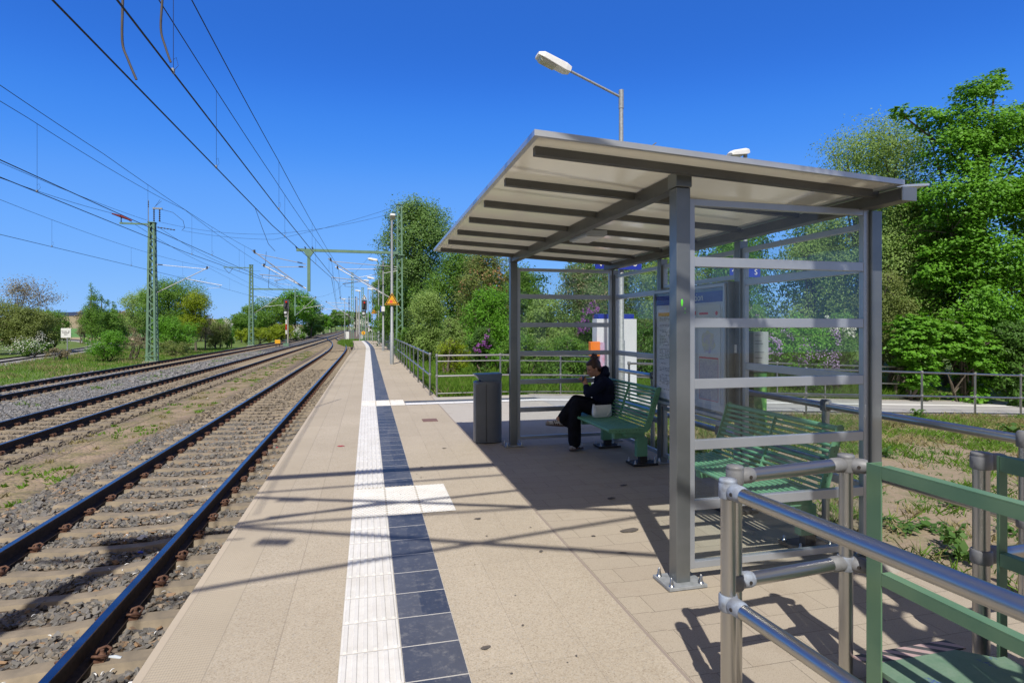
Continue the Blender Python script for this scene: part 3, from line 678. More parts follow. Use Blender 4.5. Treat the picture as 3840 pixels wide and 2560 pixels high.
panel(SH, 'x', 7.83, FX+.053, BX-.047, .09, 2.50, RL, gm='glass')
for y0, y1 in ((3.432, 4.833), (6.467, 7.783)): panel(SH, 'y', BX, y0, y1, .09, 2.43, [2.133, 1.33, .536])
panel(SH, 'y', BX, 4.927, 6.373, .09, .70, []); panel(SH, 'y', BX, 4.927, 6.373, 2.14, 2.43, [])
MB().box(BX-.048, BX-.046, 5.56-.68, 4.92, 1.42, 1.50).build('sticker', M['white'], SH)
# green paint splash on the front post
sp_g = mat('bright_green_paint_splash', (.12,.85,.05), (.2,.9,.1), 20, .5)
for (z, y, r) in ((1.83, 3.3365, .018), (1.79, 3.3365, .008), (1.765, 3.3365, .006)):
    b = MB(); P = [(FX-.012+r*.45*math.cos(k*.785)+(.022 if r < .01 else 0), y, z+r*(1.4 if r > .01 else 1)*math.sin(k*.785)) for k in range(8)]
    b.add(P, [tuple(range(8))]).build('paint_splash', sp_g, SH)
# ---------------------------------------------------------------- information board in the shelter's back wall
IB = thing('information_board', 'grey framed information case with timetable posters in the back of the shelter', 'notice board', (3.45, 5.6, .74))
x1 = 3.40
MB().box(x1, x1+.09, 4.915, 6.40, .745, 2.118).build('case', M['frame'], IB, .006)
MB().box(x1-.004, x1-.0005, 4.985, 6.33, .83, 2.035).build('backboard', mat('pale_lilac_paper', (.58,.60,.68), (.62,.64,.72), 2, .7), IB)
hb = MB().box(x1-.008, x1-.0045, 4.985, 6.33, 1.925, 2.035).build('header', M['navy'], IB)
text('Information', 'header_text', .105, M['white'], IB, (x1-.010, 5.575, 1.980), (R(90), 0, R(-90)), .001)
tm = mat('small_print', (.16,.17,.2), (.2,.2,.22), 20, .8); pk = mat('faded_pink_print', (.75,.12,.18), (.7,.15,.2), 9, .7)
mpm = mat('pale_map_print', (.74,.70,.45), (.55,.5,.72), 14, .8, detail=8)
ppr = mat('white_poster_paper', (.72,.73,.78), (.68,.70,.76), 3, .7)
def poster(y0, y1, z0, z1, seed):
    rn = random.Random(seed); p = MB().box(x1-.0085, x1-.0050, y0, y1, z0, z1).build('poster', ppr, IB)
    b = MB(); z = z1-.05
    while z > z0+.03:
        yy = y1-.03
        while yy > y0+.05:
            l = rn.uniform(.02, .06)
            if rn.random() > .3: b.box(x1-.0098, x1-.0088, max(y0+.02, yy-l), yy, z, z+.006)
            yy -= l+.014
        z -= .017 if rn.random() > .12 else .05
    b.build('small_print', tm, p); return p
for i, (y0, y1) in enumerate(((5.90, 6.28), (5.46, 5.86))):
    p = poster(y0, y1, .90, 1.88, i)
    MB().box(x1-.0102, x1-.0099, y0, y1, 1.80, 1.84).build('heading_bar', M['yellow'] if i == 0 else pk, p)
p = MB().box(x1-.0085, x1-.0050, 5.03, 5.42, .88, 1.90).build('poster', ppr, IB)
MB().box(x1-.0098, x1-.0088, 5.24, 5.40, 1.80, 1.822).build('heading_bar', pk, p)
text('Jetzt gibt es alle\nVerbundverbindungen\nauf einen Blick!', 'poster_text', .022, tm, IB, (x1-.0092, 5.14, 1.74), (R(90), 0, R(-90)), .0005)
MB().add([(x1-.0094, 5.09+.022*math.cos(k*.5236), 1.81+.022*math.sin(k*.5236)) for k in range(12)], [tuple(range(12))]).build('round_badge', pk, p)
mp = MB(); rn = random.Random(5); P = [(x1-.0094, 5.23+.13*(.7+.4*rn.random())*math.cos(k*.35), 1.52+.13*(.7+.4*rn.random())*math.sin(k*.35)) for k in range(18)]; mp.add(P, [tuple(range(18))]).build('map_print', mpm, p)
MB().box(x1-.0098, x1-.0088, 5.06, 5.40, 1.345, 1.362).build('heading_bar', pk, p)
MB().box(x1-.0096, x1-.0088, 5.065, 5.395, .93, 1.34).build('map_print', mat('dense_town_map', (.62,.60,.66), (.45,.44,.55), 60, .8, detail=8), p)
fb = MB()
for (a, b_) in ((5.06, 5.064), (5.396, 5.40)): fb.box(x1-.0102, x1-.0097, a, b_, .92, 1.345)
fb.box(x1-.0102, x1-.0097, 5.064, 5.396, .92, .926); fb.build('map_border', pk, p)
MB().box(x1-.022, x1-.018, 4.95, 6.36, .79, 2.07).build('glass_pane', M['glassdark'], IB)
for (a, b_, z0, z1) in ((4.935,4.962,.765,2.10),(6.353,6.38,.765,2.10),(4.962,6.353,.765,.795),(4.962,6.353,2.072,2.10)):
    MB().box(x1-.026, x1-.001, a, b_, z0, z1).build('case_frame', M['frame_lite'], IB, .002)
# ---------------------------------------------------------------- benches
def bench(y0, y1, label):
    B = thing('bench', label, 'bench', (3.1, (y0+y1)/2, 0), 'green slatted benches in the shelter')
    XF, XB = 2.735, 3.155
    n = 10
    for k in range(n):
        x = XF+(XB-XF)*k/(n-1); r = .019 if k == 0 else .0155; z = .462+.010*((k/(n-1))-.3)**2*4-(.006 if k == 0 else 0)
        MB().tube([(x, y0+.012, z), (x, y1-.012, z)], r, 8).build('seat_slat', M['green'], B)
    n = 11
    for k in range(n):
        t_ = k/(n-1); x = 3.205+.15*t_; z = .505+.42*t_; r = .021 if k == n-1 else .0135
        MB().tube([(x, y0+.012, z), (x, y1-.012, z)], r, 8).build('back_slat', M['green'], B)
    prof = [(2.715,.445),(2.735,.43),(3.20,.425),(3.25,.46),(3.395,.935),(3.375,.955),(3.345,.95),(3.325,.93),(3.18,.50),(3.14,.482),(2.75,.482),(2.72,.47)]
    for y in (y0, y1-.010): 
        f = MB().prism([(a, b) for a, b in prof], y, y+.010, 'xz').build('side_plate', M['green'], B, .001)
        ye = y-.0008 if y == y0 else y+.0108
        for k in range(9):
            MB().add([(2.77+.043*k+.005*math.cos(q), ye, .455+.005*math.sin(q)) for q in [i*.785 for i in range(8)]], [tuple(range(8))]).build('rivet', M['black'], f)
        for k in range(1, 9):
            t_ = k/10; MB().add([(3.215+.152*t_+.005*math.cos(q), ye, .505+.43*t_+.005*math.sin(q)) for q in [i*.785 for i in range(8)]], [tuple(range(8))]).build('rivet', M['black'], f)
    ym = (y0+y1)/2
    for y in (ym,):
        MB().bar((3.20, y, .50), (3.35, y, .93), .03, .008, (0,1,0)).build('back_brace', M['green'], B)
    MB().box(2.95, 3.05, y0+.03, y1-.03, .375, .425).build('seat_beam', M['green'], B, .004)
    for y in (y0+.16, y1-.30):
        MB().box(2.86, 3.26, y, y+.075, .33, .425).build('bracket', M['green'], B, .005)
        MB().box(3.16, 3.30, y+.002, y+.073, .10, .332).build('bracket', M['green'], B, .005)
        ft = MB().box(3.20, 3.30, y+.006, y+.069, .02, .12).build('foot', M['dark'], B, .004)
        MB().box(3.08, 3.40, y-.08, y+.155, .004, .03).build('foot_plate', M['dark'], B, .004)
        for (a, b_) in ((3.11, y-.05), (3.11, y+.125), (3.37, y-.05), (3.37, y+.125)):
            MB().lathe((a, b_, .028), [(.016,0),(.016,.012),(.009,.016),(.008,.04),(.003,.046)], 8).build('bolt', M['steel'], ft)
    return B
bench(6.215, 7.73, 'green slatted bench at the far end of the shelter, with the seated woman on it')
bench(3.50, 4.84, 'empty green slatted bench behind the near glass panel of the shelter')
# ---------------------------------------------------------------- litter bin
LB = thing('litter_bin', 'tall dark grey oval litter bin with a tilted blue-grey lid by the shelter', 'litter bin', (1.70, 8.2, 0))
def ovl(rx, ry, n=28): return [(rx*math.copysign(abs(math.cos(t))**.75, math.cos(t)), ry*math.copysign(abs(math.sin(t))**.75, math.sin(t))) for t in [2*math.pi*k/n for k in range(n)]]
b = MB(); n = 28; cx, cy = 1.695, 8.23; vs = []
for (s, z) in ((1.0,.012),(1.0,.86),(1.0,.872),(.93,.885),(.9,.885)):
    vs += [(cx+a*s, cy+c*s, z) for a, c in ovl(.205, .165)]
fs = [(i*n+k, i*n+(k+1) % n, (i+1)*n+(k+1) % n, (i+1)*n+k) for i in range(4) for k in range(n)]
b.add(vs, fs, True); b.add(vs[-n:], [tuple(range(n))]); b.build('bin_body', M['binm'], LB)
MB().box(cx-.204, cx-.06, cy-.169, cy-.166, .03, .85).build('door_panel', M['binm'], LB)
dr = MB()
dr.box(cx-.052, cx-.048, cy-.1715, cy-.166, .03, .86); dr.build('door_seam', M['black'], LB)
lid = MB(); o1 = ovl(.175, .13, 20)
lid.prism([(cx-.205, .99), (cx+.195, 1.0), (cx+.175, .872), (cx-.085, .868)], cy-.125, cy+.125, 'xz'); lid.build('tilted_lid', M['binlid'], LB, .006)
MB().box(cx-.10, cx+.12, cy-.08, cy+.08, .30, .8).build('inner_liner', M['black'], LB)
# ---------------------------------------------------------------- guard rails close to the camera
RT = .0307
def fitting(parent, x, y, z, m='fitting', r=.039, h=.068, cap=False):
    MB().lathe((x, y, z-h/2), [(r*.9,0),(r,.006),(r,h-.006),(r*.92,h)]+([(r*.98,h+.004),(r*.9,h+.014),(.004,h+.017)] if cap else []), 18).build('pipe_clamp', M[m], parent)
def elbow(parent, p, d, m='fitting', L=.080, r=.036):
    p = Vector(p); d = Vector(d).normalized()
    MB().tube([p, p+d*L*.25, p+d*L*.8, p+d*L], [r*.75, r, r, r*.86], 16).build('pipe_socket', M[m], parent)
    s_ = d.cross(Vector((0,0,1))).normalized()
    q = p+d*L*.55+s_*-r*.95 if False else p+d*L*.55+s_*r*.97
    MB().tube([q, q+s_*.004], .008, 8).build('set_screw', M['dark'], parent)
def rail_tube(parent, p, q, r=RT, name='handrail'):
    return MB().tube([p, q], r, 20).build(name, M['steel'], parent)
def gpost(parent, x, y, zt, z0=0., r=RT, m='steel'):
    return MB().tube([(x,y,z0),(x,y,zt)], r, 20).build('post', M[m], parent)
Z1R, Z2R = .985, .512
G1 = thing('guard_rail', 'nearest steel guard rail running out of the picture at bottom right, scraped blue-white clamps', 'guard rail', (1.478, 2.135, 0), 'steel pipe guard rails at the lift')
gpost(G1, 1.478, 2.135, 1.02); gpost(G1, 1.60, .45, 1.02)
for z, m in ((Z1R, 'fitblue'), (Z2R, 'fitblue')):
    fitting(G1, 1.478, 2.135, z, m, cap=(z > .9)); elbow(G1, (1.480, 2.12, z), (.085, -1, -.01), m)
    rail_tube(G1, (1.485, 2.04, z), (1.60, .45, z)); fitting(G1, 1.60, .45, z, 'fitting', cap=(z > .9))
G2 = thing('guard_rail', 'short two-bar steel guard rail between its two posts beside the green lift frame', 'guard rail', (1.9, 2.26, 0), 'steel pipe guard rails at the lift')
gpost(G2, 1.597, 2.257, 1.03); gpost(G2, 2.225, 2.285, 1.045)
for z in (1.005, .535):
    fitting(G2, 1.597, 2.257, z, 'fitting', cap=(z > .9)); elbow(G2, (1.61, 2.258, z), (1, .04, 0), 'fitting' if z > .9 else 'fitblue')
    rail_tube(G2, (1.68, 2.26, z), (2.15, 2.282, z+.01)); elbow(G2, (2.212, 2.284, z+.01), (-1, -.04, 0))
    fitting(G2, 2.225, 2.285, z+.01, 'fitting' if z > .9 else 'fitblue', cap=(z > .9)); elbow(G2, (2.235, 2.275, z+.01), (.55, -.6, 0), 'fitting', .075)
G3 = thing('guard_rail', 'steel guard rail post and bars on the right side of the green lift frame', 'guard rail', (2.97, 2.215, 0), 'steel pipe guard rails at the lift')
gpost(G3, 2.973, 2.215, 1.035, r=.036); gpost(G3, 4.0, 2.26, 1.0, -.1)
for z in (1.0, .53):
    fitting(G3, 2.973, 2.215, z, 'fitting', .047, cap=(z > .9)); elbow(G3, (3.0, 2.215, z), (1, -.25, 0) if z > .9 else (1, .04, 0), 'fitting', .095, .043)
    if z < .9: rail_tube(G3, (3.08, 2.219, z), (4.0, 2.26, z-.02))
# railing along the back of the shelter
def railing(name, label, posts, tops, m='steel', r=.0235, rp=.0235, group=None, tilt=None, base=None, caps=True, cat='railing'):
    "posts: list of (x, y, zbase); tops: rail heights above the base"
    o = thing(name, label, cat, (posts[0][0], posts[0][1], posts[0][2]), group)
    for (x, y, z) in posts:
        p = MB().tube([(x,y,z-.25),(x,y,z+tops[0])], rp, 10).build('post', M[m], o)
        if caps:
            for h in tops[:1]+[t for t in tops[1:] if .3 < t < .7]:
                MB().lathe((x,y,z+h-rp*1.4), [(rp*1.25,0),(rp*1.45,.006),(rp*1.45,rp*2.6),(rp*1.1,rp*3.1)], 10).build('clamp', M['fitting'], p)
    for h in tops:
        pts = [(x, y, z+h) for x, y, z in posts]
        MB().tube(pts, r if h in (tops[0],) or .3 < h < .7 else r*.62, 10, True).build('handrail', M[m], o)
    return o
railing('railing', 'thick steel railing along the back of the shelter with its lower bar', [(3.83,y,-.05) for y in (2.6,4.15,5.70,7.25,8.50)], [1.045,.56], r=.031, rp=.031, group='steel railings')
railing('railing', 'steel railing on the near side of the sloping way, behind the bare ground', [(x, 10.86, rz(x)-.05) for x in (5.2,6.76,8.12,9.5,11.13,12.75,14.38,15.86,17.4,19,20.6)], [1.03,.47,.075], group='steel railings')
railing('railing', 'steel railing with double top bar in front of the grass verge and hedge', [(x, 13.78, rz(x)) for x in (1.60,3.16,4.72,6.3,7.9,9.5,11.1,12.7,14.27,15.75)], [.98,.845,.49,.075], r=.024, group='steel railings')
ps = [14.1+1.7*k for k in range(34) if 14.1+1.7*k < PEND-.3]
railing('railing', 'long steel railing down the right edge of the far platform', [(1.47+off(y)*.85, y, .0) for y in ps], [1.0,.5], group='steel railings')
railing('railing', 'white-grey railing across the far end of the platform', [(x, PEND-.25, 0) for x in (-.93,0,.8)], [.97,.5], m='galv', r=.022, group='steel railings')
for sx, y in ((2.973, 2.215),): pass
# back post footing
MB().ell((3.45, 3.3, -.02), .22, .16, .06, 14, 6).build('concrete_footing', M['conc'], SH)
# ---------------------------------------------------------------- green wheelchair lift
GL = thing('wheelchair_lift', 'worn green metal wheelchair lift with two side frames and a chequered floor plate', 'lift', (2.55, 1.5, 0))
LX, RX = 2.225, 2.93
def lframe_left(x, y1=2.165, y0=.45):
    f = MB().box(x-.004, x+.004, y1-.078, y1, .02, 1.052)           # angle iron upright
    f.box(x+.0045, x+.078, y1-.008, y1, .02, 1.05); f.build('upright', M['gate'], GL, .001)
    for z in (1.05, .575):
        q = MB(); q.box(x-.004, x+.045, y0, y1-.079, z-.004, z+.003); q.box(x-.004, x+.004, y0, y1-.079, z-.055, z-.0045)
        q.build('side_rail', M['gate'], GL, .001)
    MB().box(x-.03, x+.03, y0-.06, y0-.001, .02, 1.044).build('upright', M['gate'], GL, .001)
lframe_left(LX)
MB().box(2.913, 2.966, 2.088, 2.100, .02, 1.06).build('upright', M['gate'], GL, .001)
for z, h in ((1.06, .075), (.60, .065)):
    MB().box(2.913, 2.962, .45, 2.087, z-h, z).build('side_rail', M['gate'], GL, .003)
MB().box(2.913, 2.966, .40, .449, .02, 1.06).build('upright', M['gate'], GL, .001)
def plate_mat():
    t = NT('chequered_green_plate'); co = t.coords(); sp = t.n('SeparateXYZ', i0=co).outputs
    a = t.math('SINE', t.math('MULTIPLY', t.math('ADD', sp[0], sp[1]), 150)); b_ = t.math('SINE', t.math('MULTIPLY', t.math('SUBTRACT', sp[0], sp[1]), 150))
    h = t.math('GREATER_THAN', t.math('MULTIPLY', a, b_), .45)
    n = t.noise(co, 7, 6, .8); col = t.mix(t.ramp(n, [(.35,(0,0,0)),(.65,(1,1,1))]), (.13,.23,.15), (.19,.28,.20))
    bl = t.ramp(t.noise(co, 5.5, 6, .8), [(.60,(0,0,0)),(.66,(1,1,1))]); col = t.mix(t.math('MULTIPLY', bl, .8), col, (.03,.06,.32))
    return t.done(t.pbr(col, .6, .1, t.bump(h, .5, .003), .4))
M['plate'] = plate_mat()
MB().prism([(LX+.012,.4),(LX+.012,2.155),(2.73,2.155),(2.855,2.055),(2.90,2.055),(2.90,.4)], .105, .13).build('floor_plate', M['plate'], GL, .002)
t = NT('red_and_white_chevrons'); co = t.coords(); sp = t.n('SeparateXYZ', i0=co).outputs
s_ = t.math('GREATER_THAN', t.math('SINE', t.math('MULTIPLY', t.math('ADD', sp[0], t.math('MULTIPLY', sp[1], .8)), 62)), 0)
M['chev'] = t.done(t.pbr(t.mix(t.math('MULTIPLY', t.noise(co, 20, 4), .35), t.mix(s_, (.55,.38,.36), (.035,.04,.045)), (.3,.28,.26)), .7))
fl = MB(); fl.add([(LX+.012,2.157,.128),(2.80,2.157,.128),(2.80,2.262,.110),(LX+.012,2.262,.110),(LX+.012,2.157,.12),(2.80,2.157,.12),(2.80,2.262,.102),(LX+.012,2.262,.102)], [(0,1,2,3),(7,6,5,4),(0,3,7,4),(1,5,6,2),(3,2,6,7),(0,4,5,1)])
fl.build('flap', M['chev'], GL)
MB().box(2.975, 3.15, .4, 1.98, .02, .30).build('mechanism_housing', M['conc'], GL, .01)
# ---------------------------------------------------------------- platform lamps
def lamp(label, x, y, h, arm, size=1., rp=.062, z0=0., name='platform_lamp'):
    "arm: (dx, dy, rise) vector from the pole top to the lamp head"
    o = thing(name, label, 'lamp', (x, y, z0), 'tall platform lamps')
    MB().tube([(x,y,z0),(x,y,z0+1.4),(x,y,z0+1.42),(x,y,h)], [rp*1.22,rp*1.22,rp*.95,rp*.72], 12).build('pole', M['galv'], o)
    a = Vector(arm); L = a.length; d = a.normalized()
    top = Vector((x, y, h))
    if L > .5:
        MB().tube([(x,y,h-.28),(x,y,h+.08)], rp*.86, 12).build('pole_sleeve', M['galv'], o)
        MB().tube([top-Vector((0,0,.06)), top+a*.72], rp*.42, 10).build('arm', M['galv'], o)
    hd = top+a-d*(.62 if L > .5 else .1)*size
    up = Vector((0,0,1)); sd = d.cross(up).normalized(); u2 = sd.cross(d)
    def pt(f, s, u_): return hd+d*f*size+sd*s*size+u2*u_*size
    st = [(0,.075,-.05,.06),(.10,.10,-.07,.085),(.55,.125,-.035,.095),(.66,.10,-.02,.05)]
    vs = []; 
    for f, w_, lo, hi in st: vs += [pt(f,-w_,lo), pt(f,w_,lo), pt(f,w_*.95,hi*.6), pt(f,w_*.55,hi), pt(f,-w_*.55,hi), pt(f,-w_*.95,hi*.6)]
    n = 6; fs = [(i*n+k, (i+1)*n+k, (i+1)*n+(k+1) % n, i*n+(k+1) % n) for i in range(3) for k in range(n)]+[tuple(range(n)), tuple(range(3*n, 4*n))[::-1]]
    hm = MB().add(vs, fs).build('lamp_head', M['white'], o, .006)
    lv = [pt(.28,-.085,-.062), pt(.28,.085,-.062), pt(.62,.095,-.036), pt(.62,-.095,-.036), pt(.30,-.07,-.10), pt(.30,.07,-.10), pt(.58,.075,-.08), pt(.58,-.075,-.08)]
    MB().add(lv, [(0,1,5,4),(1,2,6,5),(2,3,7,6),(3,0,4,7),(4,5,6,7)]).build('lens', mat('cloudy_lamp_lens', (.45,.45,.36), (.5,.5,.42), 12, .25), hm)
    return o
lamp('tall lamp behind the shelter roof, its long arm reaching left', 4.79, 10.35, 6.20, (-1.70, -.10, .50), 1.05, .058)
lamp('lamp whose head just clears the right part of the shelter roof', 9.49, 12.98, 6.2, (-.50, -.10, -.14), 1.0, .06, rz(9.49))
L1 = lamp('nearest lamp post on the platform, carrying the large yellow warning triangle', 1.04, 26.2, 6.42, (0, -.45, .02), 1., .07)
lamp('second lamp post along the platform, carrying a small blue and white box', 1.03, 40.8, 6.22, (-.48, .05, .06), 1., .066)
lamp('third lamp post along the platform, with the smaller warning triangle on an arm', .97, 54.7, 6.08, (-.48, .05, .06), 1., .066)
lamp('fourth lamp post, at the end railing beside the H board', .50, 68.4, 6.0, (-.5, .05, .05), 1., .06)
lamp('thin lamp post left of the signal with the figure 6', -.97, 72.9, 6.05, (-.5, .05, .05), 1., .055, -.6)
lamp('pale high lamp above the signal with the figure 6', .02, 76.5, 7.6, (-.5, .05, .05), 1., .06, -.6)
lamp('small far lamp post seen left of the last lattice mast', -4.35, 116, 7.0, (-.5, .05, .05), 1., .06, -.75)
# ---------------------------------------------------------------- signs
def tri(name, label, x, y, zc, s, parent=None, arm=None):
    o = thing(name, label, 'warning sign', (x, y, zc), 'yellow warning triangles')
    h = s*.866
    def T(sc, dy0, dy1, m, nm, par):
        P = [(x-s/2*sc, zc-h/3*sc), (x+s/2*sc, zc-h/3*sc), (x, zc+h*2/3*sc)]
        return MB().prism(P, y+dy0, y+dy1, 'xz').build(nm, m, par)
    T(1.06, -.012, 0, M['yellow'], 'plate', o); T(.97, -.014, -.0125, M['black'], 'border', o); T(.75, -.016, -.0145, M['yellow'], 'panel', o)
    b = MB(); k = s/.6
    b.box(x-.10*k, x+.03*k, y-.018, y-.0165, zc-.09*k, zc-.02*k); b.box(x-.09*k, x+.02*k, y-.018, y-.0165, zc-.012*k, zc+.035*k)
    b.build('train_symbol', mat('faded_red_print', (.8,.06,.08), (.75,.1,.06), 15, .6), o)
    c = MB()
    for q in range(3): c.bar((x+(.04+.03*q)*k, y-.0175, zc+(.03-.02*q)*k), (x+(.075+.03*q)*k, y-.0175, zc-(.05+.01*q)*k), .008*k, .001, (0,1,0))
    c.ell((x+.06*k, y-.0175, zc+.05*k), .014*k, .001, .014*k, 8, 6); c.build('falling_figure_symbol', M['black'], o)
    if arm: MB().tube([(x, y+.02, zc), arm], .015, 8).build('bracket', M['galv'], o)
    return o
tri('warning_sign', 'large yellow warning triangle on the nearest platform lamp post', 1.04, 26.10, 2.82, .6)
tri('warning_sign', 'smaller yellow warning triangle, left of the third lamp post', .55, 54.6, 3.04, .57, arm=(.95, 54.68, 3.04))
BXo = thing('speaker_box', 'small blue and white box high on the second platform lamp post', 'equipment box', (.98, 40.7, 2.7))
MB().box(.90, 1.13, 40.52, 40.72, 2.72, 3.06).build('box_face', M['white'], BXo, .01)
MB().box(.84, .899, 40.50, 40.74, 2.68, 3.12).build('box_side', M['navy'], BXo, .01)
def station_sign(label, x, y, zb, arrow, x0, x1):
    o = thing('direction_sign', label, 'sign', (x, y, zb), 'blue direction signs')
    MB().box(x0, x1, y-.09, y-.06, zb, zb+.28).build('sign_panel', M['navy'], o, .003)
    ay = y-.0935; b = MB(); ax, az = x0+.13, zb+.13
    for (dx, dz) in ((-.06,.0),(-.06,.0)): pass
    if arrow == 'left':
        b.bar((ax-.08, ay, az), (ax+.09, ay, az), .022, .002, (0,1,0)); b.bar((ax-.08, ay, az), (ax-.01, ay, az+.07), .022, .002, (0,1,0)); b.bar((ax-.08, ay, az), (ax-.01, ay, az-.07), .022, .002, (0,1,0))
    else:
        b.bar((ax, ay, az-.09), (ax, ay, az+.08), .022, .002, (0,1,0)); b.bar((ax, ay, az+.08), (ax+.07, ay, az+.01), .022, .002, (0,1,0)); b.bar((ax, ay, az+.08), (ax-.07, ay, az+.01), .022, .002, (0,1,0))
    b.build('arrow', M['white'], o)
    text('S', 'letter', .2, M['white'], o, (x1-.14, ay, zb+.13), (R(90), 0, 0), .001)
    MB().box(x-.03, x+.03, y-.06, y, zb+.08, zb+.2).build('bracket', M['galv'], o)
station_sign('blue direction sign with a left arrow, just under the far corner of the shelter roof', 4.79, 10.35, 2.78, 'left', 4.22, 5.18)
station_sign('blue direction sign with an upward arrow seen over the information board', 9.49, 12.98, 2.95, 'up', 8.98, 9.88)
# ticket machine backs and the leafy cabinet seen through the glass
TB = thing('ticket_cabinet', 'big pale grey cabinet with a blue top edge behind the seated woman', 'cabinet', (5.9, 12.9, 0))
zb = rz(5.9)
MB().box(5.32, 6.36, 12.85, 13.15, zb, 1.86).build('cabinet_body', M['cabinet'], TB, .01); MB().box(5.36, 6.30, 12.87, 13.13, 1.861, 1.98).build('top_band', M['navy'], TB, .01)
TV = thing('ticket_validator', 'slim orange-topped validator with a pink sticker beside the pale cabinet', 'ticket machine', (5.22, 12.9, 0))
zb = rz(5.2)
MB().box(5.10, 5.34, 12.7, 12.84, .98, 1.32).build('validator_head', M['orange'], TV, .008)
MB().box(5.17, 5.27, 12.75, 12.83, zb, .98).build('stem', M['cabinet'], TV); MB().box(5.345, 5.47, 12.72, 12.82, .62, 1.30).build('pink_sticker_plate', mat('pink_print', (.55,.25,.36), (.5,.4,.55), 8, .6), TV)
def ivy_mat():
    t = NT('ivy_print'); co = t.coords(); v = t.n('TexVoronoi', Scale=16.0); t.t.links.new(co, v.inputs['Vector'])
    return t.done(t.pbr(t.mix(t.ramp(v.outputs['Distance'], [(.2,(0,0,0)),(.5,(1,1,1))]), (.20,.42,.10), (.05,.20,.04)), .6))
CB = thing('utility_cabinet', 'narrow cabinet with a green leaf print and a grey notice above, behind the glass', 'cabinet', (4.06, 5.4, 0))
MB().box(3.98, 4.14, 5.30, 5.46, -.1, 1.19).build('leaf_print_body', ivy_mat(), CB, .004)
nb = MB().box(3.965, 4.15, 5.285, 5.47, 1.195, 1.62).build('grey_notice', mat('grey_notice', (.33,.36,.37), (.38,.40,.41), 5, .7), CB, .003)
b = MB()
for k, l in enumerate((.07,0,.08,.10,0,0,.11,0,.09,0,.08,.06)):
    if l: b.box(3.98, 3.98+l, 5.282, 5.2845, 1.58-.03*k, 1.588-.03*k)
b.build('notice_text', tm, nb)
# ---------------------------------------------------------------- handbag on the bench
HB = thing('handbag', 'small white shoulder bag resting on the green bench beside the woman', 'bag', (3.0, 7.1, .475))
b = MB(); n = 20; vs = []
for (s, z, yy) in ((.86,.482,.9),(1.0,.50,1.),(1.02,.55,1.),(.99,.60,.8),(.97,.632,.35)):
    for k in range(n):
        t_ = 2*math.pi*k/n; vs.append((3.005+.136*s*math.copysign(abs(math.cos(t_))**.5, math.cos(t_)), 7.09+.045*yy*math.copysign(abs(math.sin(t_))**.7, math.sin(t_)), z+(.012*math.cos(t_)**2 if z > .6 else 0)))
fs = [(i*n+k, i*n+(k+1) % n, (i+1)*n+(k+1) % n, (i+1)*n+k) for i in range(4) for k in range(n)]
b.add(vs, fs, True); b.add(vs[:n][::-1], [tuple(range(n))]); b.add(vs[-n:], [tuple(range(n))]); bagm = mat('white_leather', (.78,.80,.82), (.70,.73,.76), 5, .45, 0, .05, 40, .002); b.build('bag_body', bagm, HB)
MB().tube([(2.885,7.06,.62),(2.865,7.055,.66),(2.88,7.05,.655),(2.90,7.04,.60),(2.93,7.035,.515),(3.0,7.032,.492),(3.06,7.033,.505),(3.10,7.036,.56),(3.125,7.06,.62)], .006, 6).build('strap', bagm, HB)
# ---------------------------------------------------------------- catenary masts
def insul(parent, p, d, n=5, r=.055, L=.34, name='insulator', m='dark'):
    p = Vector(p); d = Vector(d).normalized(); pts = []; rr = []
    for k in range(n):
        a = L*(k+.15)/n; b_ = L*(k+.5)/n; c = L*(k+.85)/n
        pts += [p+d*a, p+d*b_, p+d*c]; rr += [r*.4, r, r*.4]
    MB().tube(pts, rr, 8).build(name, M[m], parent)
def cantilever(parent, mx, my, zl, zh, tip, steady=None, tip_y=None, lod=0):
    "tubes of one swivelling bracket: lower hinge zl, upper hinge zh, tip = (x, z) carrying the messenger; steady = (x0 fraction along the diagonal, x end, z end)"
    ty = my if tip_y is None else tip_y
    s = 1 if tip[0] > mx else -1
    A = Vector((mx+s*.18, my, zl)); B_ = Vector((mx+s*.18, my, zh)); T_ = Vector((tip[0], ty, tip[1])); n = 6 if lod else 8
    cn = MB().tube([A, T_+(T_-A).normalized()*.18], .031, n).build('cantilever_tube', M['alu'], parent)
    MB().tube([B_, T_-Vector((0,0,.08))], .022, n).build('cantilever_tube', M['alu'], parent)
    insul(cn, A+(T_-A).normalized()*.25, T_-A, r=.06, name='insulator'); insul(cn, B_+(T_-B_).normalized()*.2, T_-B_, r=.06)
    MB().box(T_.x-.05, T_.x+.05, ty-.05, ty+.05, T_.z-.06, T_.z+.14).build('wire_clamp', M['dark'], cn)
    if steady:
        f, xe, ze = steady; P = A.lerp(T_, f); E = Vector((xe, ty, ze))
        MB().tube([P, E], .026, n).build('registration_tube', M['alu'], parent)
        MB().tube([E+Vector((-s*.15,0,-.02)), E+Vector((-s*.15,0,-.17))], .015, 6).build('drop_bracket', M['dark'], cn)
        MB().tube([E+Vector((-s*.15,0,-.16)), E+Vector((-s*1.05,0,-.26))], .012, 6).build('steady_arm', M['alu'], cn)
    return cn
